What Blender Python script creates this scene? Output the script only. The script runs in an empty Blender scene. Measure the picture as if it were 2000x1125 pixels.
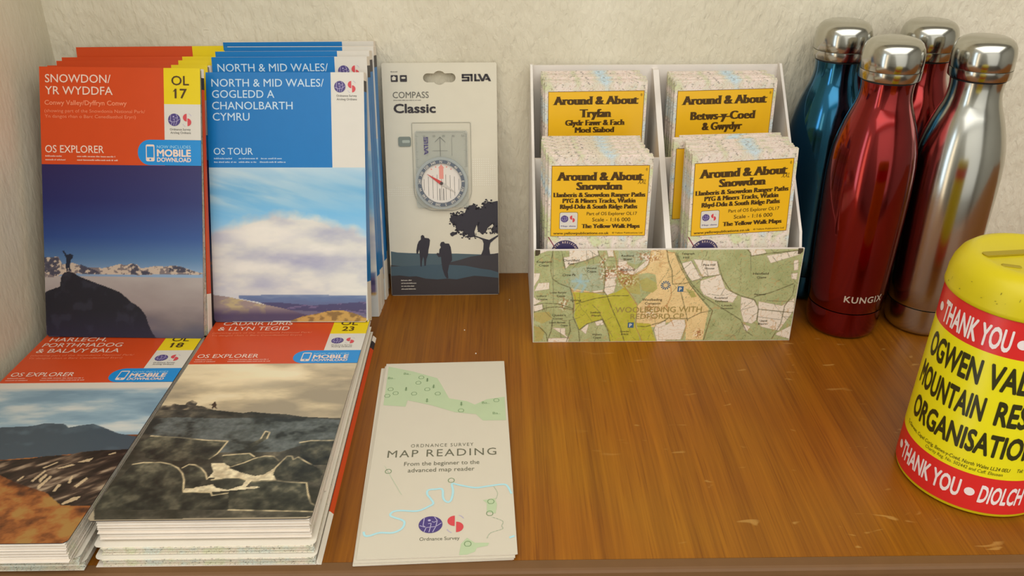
import bpy, bmesh, math, random, json
import numpy as np
from mathutils import Matrix, Vector
random.seed(7)
S = bpy.context.scene
COL = S.collection

# ------------------------------------------------------------------ camera, world, lights
cam = bpy.data.cameras.new('camera'); cam.sensor_width = 36.0; cam.lens = 1687.9 / 2000 * 36
cam.clip_start = 0.01
camo = bpy.data.objects.new('camera', cam); COL.objects.link(camo); S.camera = camo
_ya, _th, _ro = -0.014284, 0.47976, 0.0010557
_r = Vector((math.cos(_ya), math.sin(_ya), 0)); _f = Vector((-math.sin(_ya) * math.cos(_th), math.cos(_ya) * math.cos(_th), -math.sin(_th)))
_d = _f.cross(_r); _r2 = _r * math.cos(_ro) + _d * math.sin(_ro); _d2 = -_r * math.sin(_ro) + _d * math.cos(_ro)
M = Matrix((_r2, -_d2, -_f)).transposed().to_4x4(); M.translation = (0, -0.78507, 0.39125)
camo.matrix_world = M

w = bpy.data.worlds.new('sky'); S.world = w; w.use_nodes = True
w.node_tree.nodes['Background'].inputs[0].default_value = (0.75, 0.86, 1.0, 1); w.node_tree.nodes['Background'].inputs[1].default_value = 1.0
S.view_settings.view_transform = 'Standard'; S.view_settings.look = 'None'; S.view_settings.gamma = 1
S.view_settings.use_curve_mapping = False
S.view_settings.exposure = -0.70

def area(name, loc, target, sx, sy, power, color):
    l = bpy.data.lights.new(name, 'AREA'); l.shape = 'RECTANGLE'; l.size = sx; l.size_y = sy; l.energy = power; l.color = color
    o = bpy.data.objects.new(name, l); COL.objects.link(o); o.location = loc
    o.rotation_euler = (Vector(target) - Vector(loc)).to_track_quat('-Z', 'Y').to_euler(); return o
area('window_light', (-1.44, -1.34, -0.12), (0.35, -0.1, 0.0), 0.26, 2.0, 8.0, (0.66, 0.84, 1.0))
area('warm_room_light', (-1.42, -1.78, -0.12), (0.35, -0.1, 0.0), 0.42, 2.0, 9.0, (1.0, 0.82, 0.58))
area('ceiling_fill_light', (0.15, -1.85, 1.46), (0.15, -1.85, 0.0), 3.1, 2.4, 84, (1.0, 1.0, 0.97))  # broad soft fill added overhead to stand in for ambient room light
area('front_fill_light', (0.25, -3.15, 0.2), (0.0, 0, 0.1), 3.2, 2.2, 22, (1.0, 1.0, 0.97))  # unseen fill added to brighten camera-facing surfaces; no window stands there

# ------------------------------------------------------------------ helpers
def lin(c):
    c = np.asarray(c, float) / 255.0
    return np.where(c <= 0.04045, c / 12.92, ((c + 0.055) / 1.055) ** 2.4)
GAIN = np.array((1.28, 1.28, 1.36))
def O(r, g, b, k=1.0):
    return tuple(np.clip(lin((r, g, b)) * GAIN * k, 0.002, 0.92)) + (1.0,)
_m = {}
def paint(name, col, rough=0.5, metal=0.0, spec=0.4, coat=0.0, var=0.04, bump=0.0, bscale=400):
    if name in _m: return _m[name]
    m = bpy.data.materials.new(name); m.use_nodes = True; nt = m.node_tree; b = nt.nodes['Principled BSDF']
    b.inputs['Roughness'].default_value = rough; b.inputs['Metallic'].default_value = metal
    b.inputs['Specular IOR Level'].default_value = spec; b.inputs['Coat Weight'].default_value = coat
    tc = nt.nodes.new('ShaderNodeTexCoord'); n = nt.nodes.new('ShaderNodeTexNoise'); n.inputs['Scale'].default_value = 60; n.inputs['Detail'].default_value = 3
    nt.links.new(tc.outputs['Object'], n.inputs['Vector'])
    hs = nt.nodes.new('ShaderNodeHueSaturation'); hs.inputs['Color'].default_value = col
    mr = nt.nodes.new('ShaderNodeMapRange'); mr.inputs['To Min'].default_value = 1 - var; mr.inputs['To Max'].default_value = 1 + var
    nt.links.new(n.outputs['Fac'], mr.inputs['Value']); nt.links.new(mr.outputs[0], hs.inputs['Value']); nt.links.new(hs.outputs[0], b.inputs['Base Color'])
    if bump:
        n2 = nt.nodes.new('ShaderNodeTexNoise'); n2.inputs['Scale'].default_value = bscale; nt.links.new(tc.outputs['Object'], n2.inputs['Vector'])
        bp = nt.nodes.new('ShaderNodeBump'); bp.inputs['Strength'].default_value = bump; bp.inputs['Distance'].default_value = 0.001
        nt.links.new(n2.outputs['Fac'], bp.inputs['Height']); nt.links.new(bp.outputs[0], b.inputs['Normal'])
    _m[name] = m; return m
def art_mat(name, rough=0.3, spec=0.26):
    if name in _m: return _m[name]
    m = bpy.data.materials.new(name); m.use_nodes = True; nt = m.node_tree; b = nt.nodes['Principled BSDF']
    a = nt.nodes.new('ShaderNodeAttribute'); a.attribute_name = 'print'; nt.links.new(a.outputs['Color'], b.inputs['Base Color'])
    b.inputs['Roughness'].default_value = rough; b.inputs['Specular IOR Level'].default_value = spec
    _m[name] = m; return m

class MB:
    """collects simple shapes; build() links them as ONE mesh object"""
    def __init__(s): s.v = []; s.f = []; s.mi = []; s.m = 0
    def add(s, vs, fs):
        n = len(s.v); s.v += [tuple(p) for p in vs]; s.f += [tuple(i + n for i in f) for f in fs]; s.mi += [s.m] * len(fs); return s
    def box(s, x0, y0, z0, x1, y1, z1):
        return s.add([(x0,y0,z0),(x1,y0,z0),(x1,y1,z0),(x0,y1,z0),(x0,y0,z1),(x1,y0,z1),(x1,y1,z1),(x0,y1,z1)],
                     [(0,3,2,1),(4,5,6,7),(0,1,5,4),(1,2,6,5),(2,3,7,6),(3,0,4,7)])
    def prism(s, pts, y0, y1):
        """outline in x,z (counter-clockwise seen from -y), front face at y0, back at y1"""
        n = len(pts); v = [(x, y0, z) for x, z in pts] + [(x, y1, z) for x, z in pts]
        return s.add(v, [tuple(range(n)), tuple(range(2*n-1, n-1, -1))] + [(i, i+n, (i+1) % n + n, (i+1) % n) for i in range(n)])
    def flat(s, pts, y):
        return s.add([(x, y, z) for x, z in pts], [tuple(range(len(pts)))])
    def xprism(s, pts, x0, x1):
        n = len(pts); v = [(x0, y, z) for y, z in pts] + [(x1, y, z) for y, z in pts]
        return s.add(v, [tuple(range(n-1, -1, -1)), tuple(range(n, 2*n))] + [(i, (i+1) % n, (i+1) % n + n, i+n) for i in range(n)])
    def lathe(s, prof, seg=64, cap0=True, cap1=True, a0=0, a1=360):
        full = abs(a1 - a0) >= 360; k = seg if full else seg + 1; vs = []; fs = []
        for r, z in prof:
            for i in range(k):
                a = math.radians(a0 + (a1 - a0) * i / seg); vs.append((r * math.sin(a), -r * math.cos(a), z))
        for j in range(len(prof) - 1):
            for i in range(seg):
                i2 = (i + 1) % k; fs.append((j*k+i, j*k+i2, (j+1)*k+i2, (j+1)*k+i))
        if full and cap0: fs.append(tuple(range(k-1, -1, -1)))
        if full and cap1: fs.append(tuple((len(prof)-1)*k + i for i in range(k)))
        return s.add(vs, fs)
    def build(s, name, mats, parent=None, smooth=False, label=None):
        me = bpy.data.meshes.new(name); me.from_pydata(s.v, [], s.f); me.update()
        for m in (mats if isinstance(mats, (list, tuple)) else [mats]): me.materials.append(m)
        if max(s.mi or [0]): me.polygons.foreach_set('material_index', s.mi)
        if smooth: me.polygons.foreach_set('use_smooth', [True] * len(me.polygons))
        o = bpy.data.objects.new(name, me); COL.objects.link(o); o.parent = parent
        if label: o['label'] = label
        return o
def smooth_by_angle(o, deg=35):
    bm = bmesh.new(); bm.from_mesh(o.data)
    for e in bm.edges:
        if len(e.link_faces) == 2 and e.calc_face_angle(0) > math.radians(deg): e.smooth = False
    bm.to_mesh(o.data); bm.free(); return o
def rrect(x0, z0, x1, z1, r, n=6, corners=(1,1,1,1)):
    """rounded outline, counter-clockwise from the lower left; corners = ll, lr, ur, ul"""
    out = []
    for (cx, cz, a, on) in ((x0+r, z0+r, 180, corners[0]), (x1-r, z0+r, 270, corners[1]), (x1-r, z1-r, 0, corners[2]), (x0+r, z1-r, 90, corners[3])):
        if not on or r <= 0:
            out.append((cx + (-r if a in (180, 90) else r), cz + (-r if a in (180, 270) else r))); continue
        for i in range(n + 1):
            t = math.radians(a + 90 * i / n); out.append((cx + r * math.cos(t), cz + r * math.sin(t)))
    return out
def circ(cx, cz, rx, rz=None, n=28): 
    rz = rx if rz is None else rz
    return [(cx + rx * math.cos(2*math.pi*i/n), cz + rz * math.sin(2*math.pi*i/n)) for i in range(n)]
def tag(o, label, cat, group=None):
    o['label'] = label; o['category'] = cat
    if group: o['group'] = group
    return o
def thing(name, label, cat, group=None, M=None):
    o = bpy.data.objects.new(name, None); o.empty_display_size = 0.01; COL.objects.link(o); tag(o, label, cat, group)
    if M is not None: o.matrix_world = M
    return o
def struct(o): o['kind'] = 'structure'; return o
def pose(x, y, z, lean=0, yaw=0, roll=0):
    return Matrix.Translation((x, y, z)) @ Matrix.Rotation(math.radians(yaw), 4, 'Z') @ Matrix.Rotation(math.radians(-lean), 4, 'X') @ Matrix.Rotation(math.radians(roll), 4, 'Y')

# ---- lettering: the built-in font, turned into flat meshes
_g = {}
def glyphs(body, bold=0.0, shear=0.0, spacing=1.0):
    if bold: body_, shear_, spacing_ = body, shear, spacing
    key = (body, bold, shear, spacing)
    if key in _g: return _g[key]
    c = bpy.data.curves.new('t', 'FONT'); c.body = body; c.size = 1; c.shear = shear; c.space_character = spacing
    c.resolution_u = 3; c.fill_mode = 'FRONT'
    o = bpy.data.objects.new('t', c); me = o.to_mesh()
    v = [(p.co.x, p.co.y, 0.0) for p in me.vertices]; f = [tuple(p.vertices) for p in me.polygons]
    if bold:
        n = len(v); v0, f0 = v, f; v, f = [], []
        D = [(math.cos(k*math.pi/4), math.sin(k*math.pi/4)) for k in range(8)] if bold > .012 else [(1, 0), (-1, 0), (0, .7), (0, -.7)]
        for k, (dx, dy) in enumerate(D): f += [tuple(i + n*k for i in q) for q in f0]; v += [(p[0] + dx*bold, p[1] + dy*bold, k*1.0) for p in v0]
    o.to_mesh_clear(); bpy.data.objects.remove(o); bpy.data.curves.remove(c)
    _g[key] = (v, f); return v, f
_v, _ = glyphs('H'); CAP = max(p[1] for p in _v) - min(p[1] for p in _v)
def text_into(mb, body, x0, zb, cap, width=None, y=0.0, bold=0.0, shear=0.0, spacing=1.0, align='L', grow=0.0, skew=0.0):
    """letters with baseline zb, capital height cap; width sets the horizontal scale"""
    v, f = glyphs(body, bold, shear, spacing)
    if not v: return mb
    xs = [p[0] for p in v]; a, b = min(xs), max(xs); sz = cap / CAP; sx = sz if width is None else width / (b - a)
    off = x0 - a * sx
    if align == 'C': off = x0 - (a + b) / 2 * sx
    if align == 'R': off = x0 - b * sx
    return mb.add([(off + p[0]*sx, y - p[2]*6e-6, zb + p[1]*sz) for p in v], f)
def greek(mb, x0, x1, zb, h, y, rnd, gap=0.35):
    """a line of print too small to read, as fine strokes"""
    x = x0
    while x < x1:
        wd = h * rnd.uniform(0.9, 3.2); 
        q = x
        while q < min(x + wd, x1):
            mb.flat([(q, zb), (q + h*0.33, zb), (q + h*0.33, zb + h*rnd.choice((0.6, 0.6, 1.0))), (q, zb + h*0.6)], y); q += h*0.55
        x += wd + h * gap * 1.6
    return mb

# ---- printed pictures: a fine grid with one colour per vertex
def vnoise(x, y, seed=0):
    rs = np.random.RandomState(seed); T = rs.rand(256, 256)
    xi = np.floor(x).astype(int); yi = np.floor(y).astype(int); fx = x - xi; fy = y - yi; fx = fx*fx*(3-2*fx); fy = fy*fy*(3-2*fy)
    g = lambda a, b: T[a & 255, b & 255]
    return (g(xi,yi)*(1-fx)+g(xi+1,yi)*fx)*(1-fy) + (g(xi,yi+1)*(1-fx)+g(xi+1,yi+1)*fx)*fy
def fbm(x, y, seed=0, oc=5, ga=0.5):
    s = 0; a = 1; t = 0
    for i in range(oc): s = s + a*vnoise(x*2**i + 13.7*i, y*2**i + 7.1*i, seed+i); t += a; a *= ga
    return s / t
def inpoly(x, y, P):
    r = np.zeros(x.shape, bool); P = np.asarray(P); n = len(P); j = n-1
    bb = (x >= P[:,0].min()) & (x <= P[:,0].max()) & (y >= P[:,1].min()) & (y <= P[:,1].max())
    xs = x[bb]; ys = y[bb]; q = np.zeros(xs.shape, bool)
    for i in range(n):
        (xi, yi), (xj, yj) = P[i], P[j]
        if yi != yj: q ^= ((yi > ys) != (yj > ys)) & (xs < (xj-xi)*(ys-yi)/(yj-yi)+xi)
        j = i
    r[bb] = q; return r
def linedist(x, y, P):
    d = np.full(x.shape, 1e9); P = np.asarray(P, float)
    for (a, b), (c, e) in zip(P[:-1], P[1:]):
        L = (c-a)**2+(e-b)**2 + 1e-9; t = np.clip(((x-a)*(c-a)+(y-b)*(e-b))/L, 0, 1)
        d = np.minimum(d, np.hypot(x-a-t*(c-a), y-b-t*(e-b)))
    return d
def mixc(c, col, m):
    m = np.asarray(m, float)[..., None]; return c*(1-m) + np.asarray(col, float)*m
def ramp(t, stops):
    ts = [s[0] for s in stops]; cs = np.array([s[1] for s in stops], float)
    return np.stack([np.interp(t, ts, cs[:, k]) for k in range(3)], -1)
def picture(name, parent, x0, x1, z0, z1, step, fn, mat, y, keep=None, label=None):
    nx = int(round((x1-x0)/step)); nz = int(round((z1-z0)/step)); gx = np.linspace(x0, x1, nx+1); gz = np.linspace(z0, z1, nz+1)
    X, Z = np.meshgrid(gx, gz); C = fn(X, Z)
    v = np.stack([X.ravel(), np.full(X.size, y), Z.ravel()], -1)
    i = np.arange(nx)[None, :] + (np.arange(nz)*(nx+1))[:, None]; q = np.stack([i, i+1, i+nx+2, i+nx+1], -1).reshape(-1, 4)
    if keep is not None:
        cx = v[q, 0].mean(1); cz = v[q, 2].mean(1); q = q[keep(cx, cz)]
    me = bpy.data.meshes.new(name); me.vertices.add(len(v)); me.vertices.foreach_set('co', v.ravel())
    me.loops.add(q.size); me.loops.foreach_set('vertex_index', q.ravel().astype(np.int32))
    me.polygons.add(len(q)); me.polygons.foreach_set('loop_start', np.arange(0, q.size, 4, dtype=np.int32)); me.polygons.foreach_set('loop_total', np.full(len(q), 4, np.int32))
    me.update(calc_edges=True)
    at = me.color_attributes.new('print', 'FLOAT_COLOR', 'POINT')
    L = np.clip(lin(np.clip(C, 0, 255).reshape(-1, 3)) * GAIN, 0.002, 0.92); at.data.foreach_set('color', np.concatenate([L, np.ones((len(L), 1))], 1).ravel().astype(np.float32))
    me.materials.append(mat); o = bpy.data.objects.new(name, me); COL.objects.link(o); o.parent = parent
    if label: o['label'] = label
    return o
mm = 0.001
def sc(P): return [(a*mm, b*mm) for a, b in P]
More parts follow.
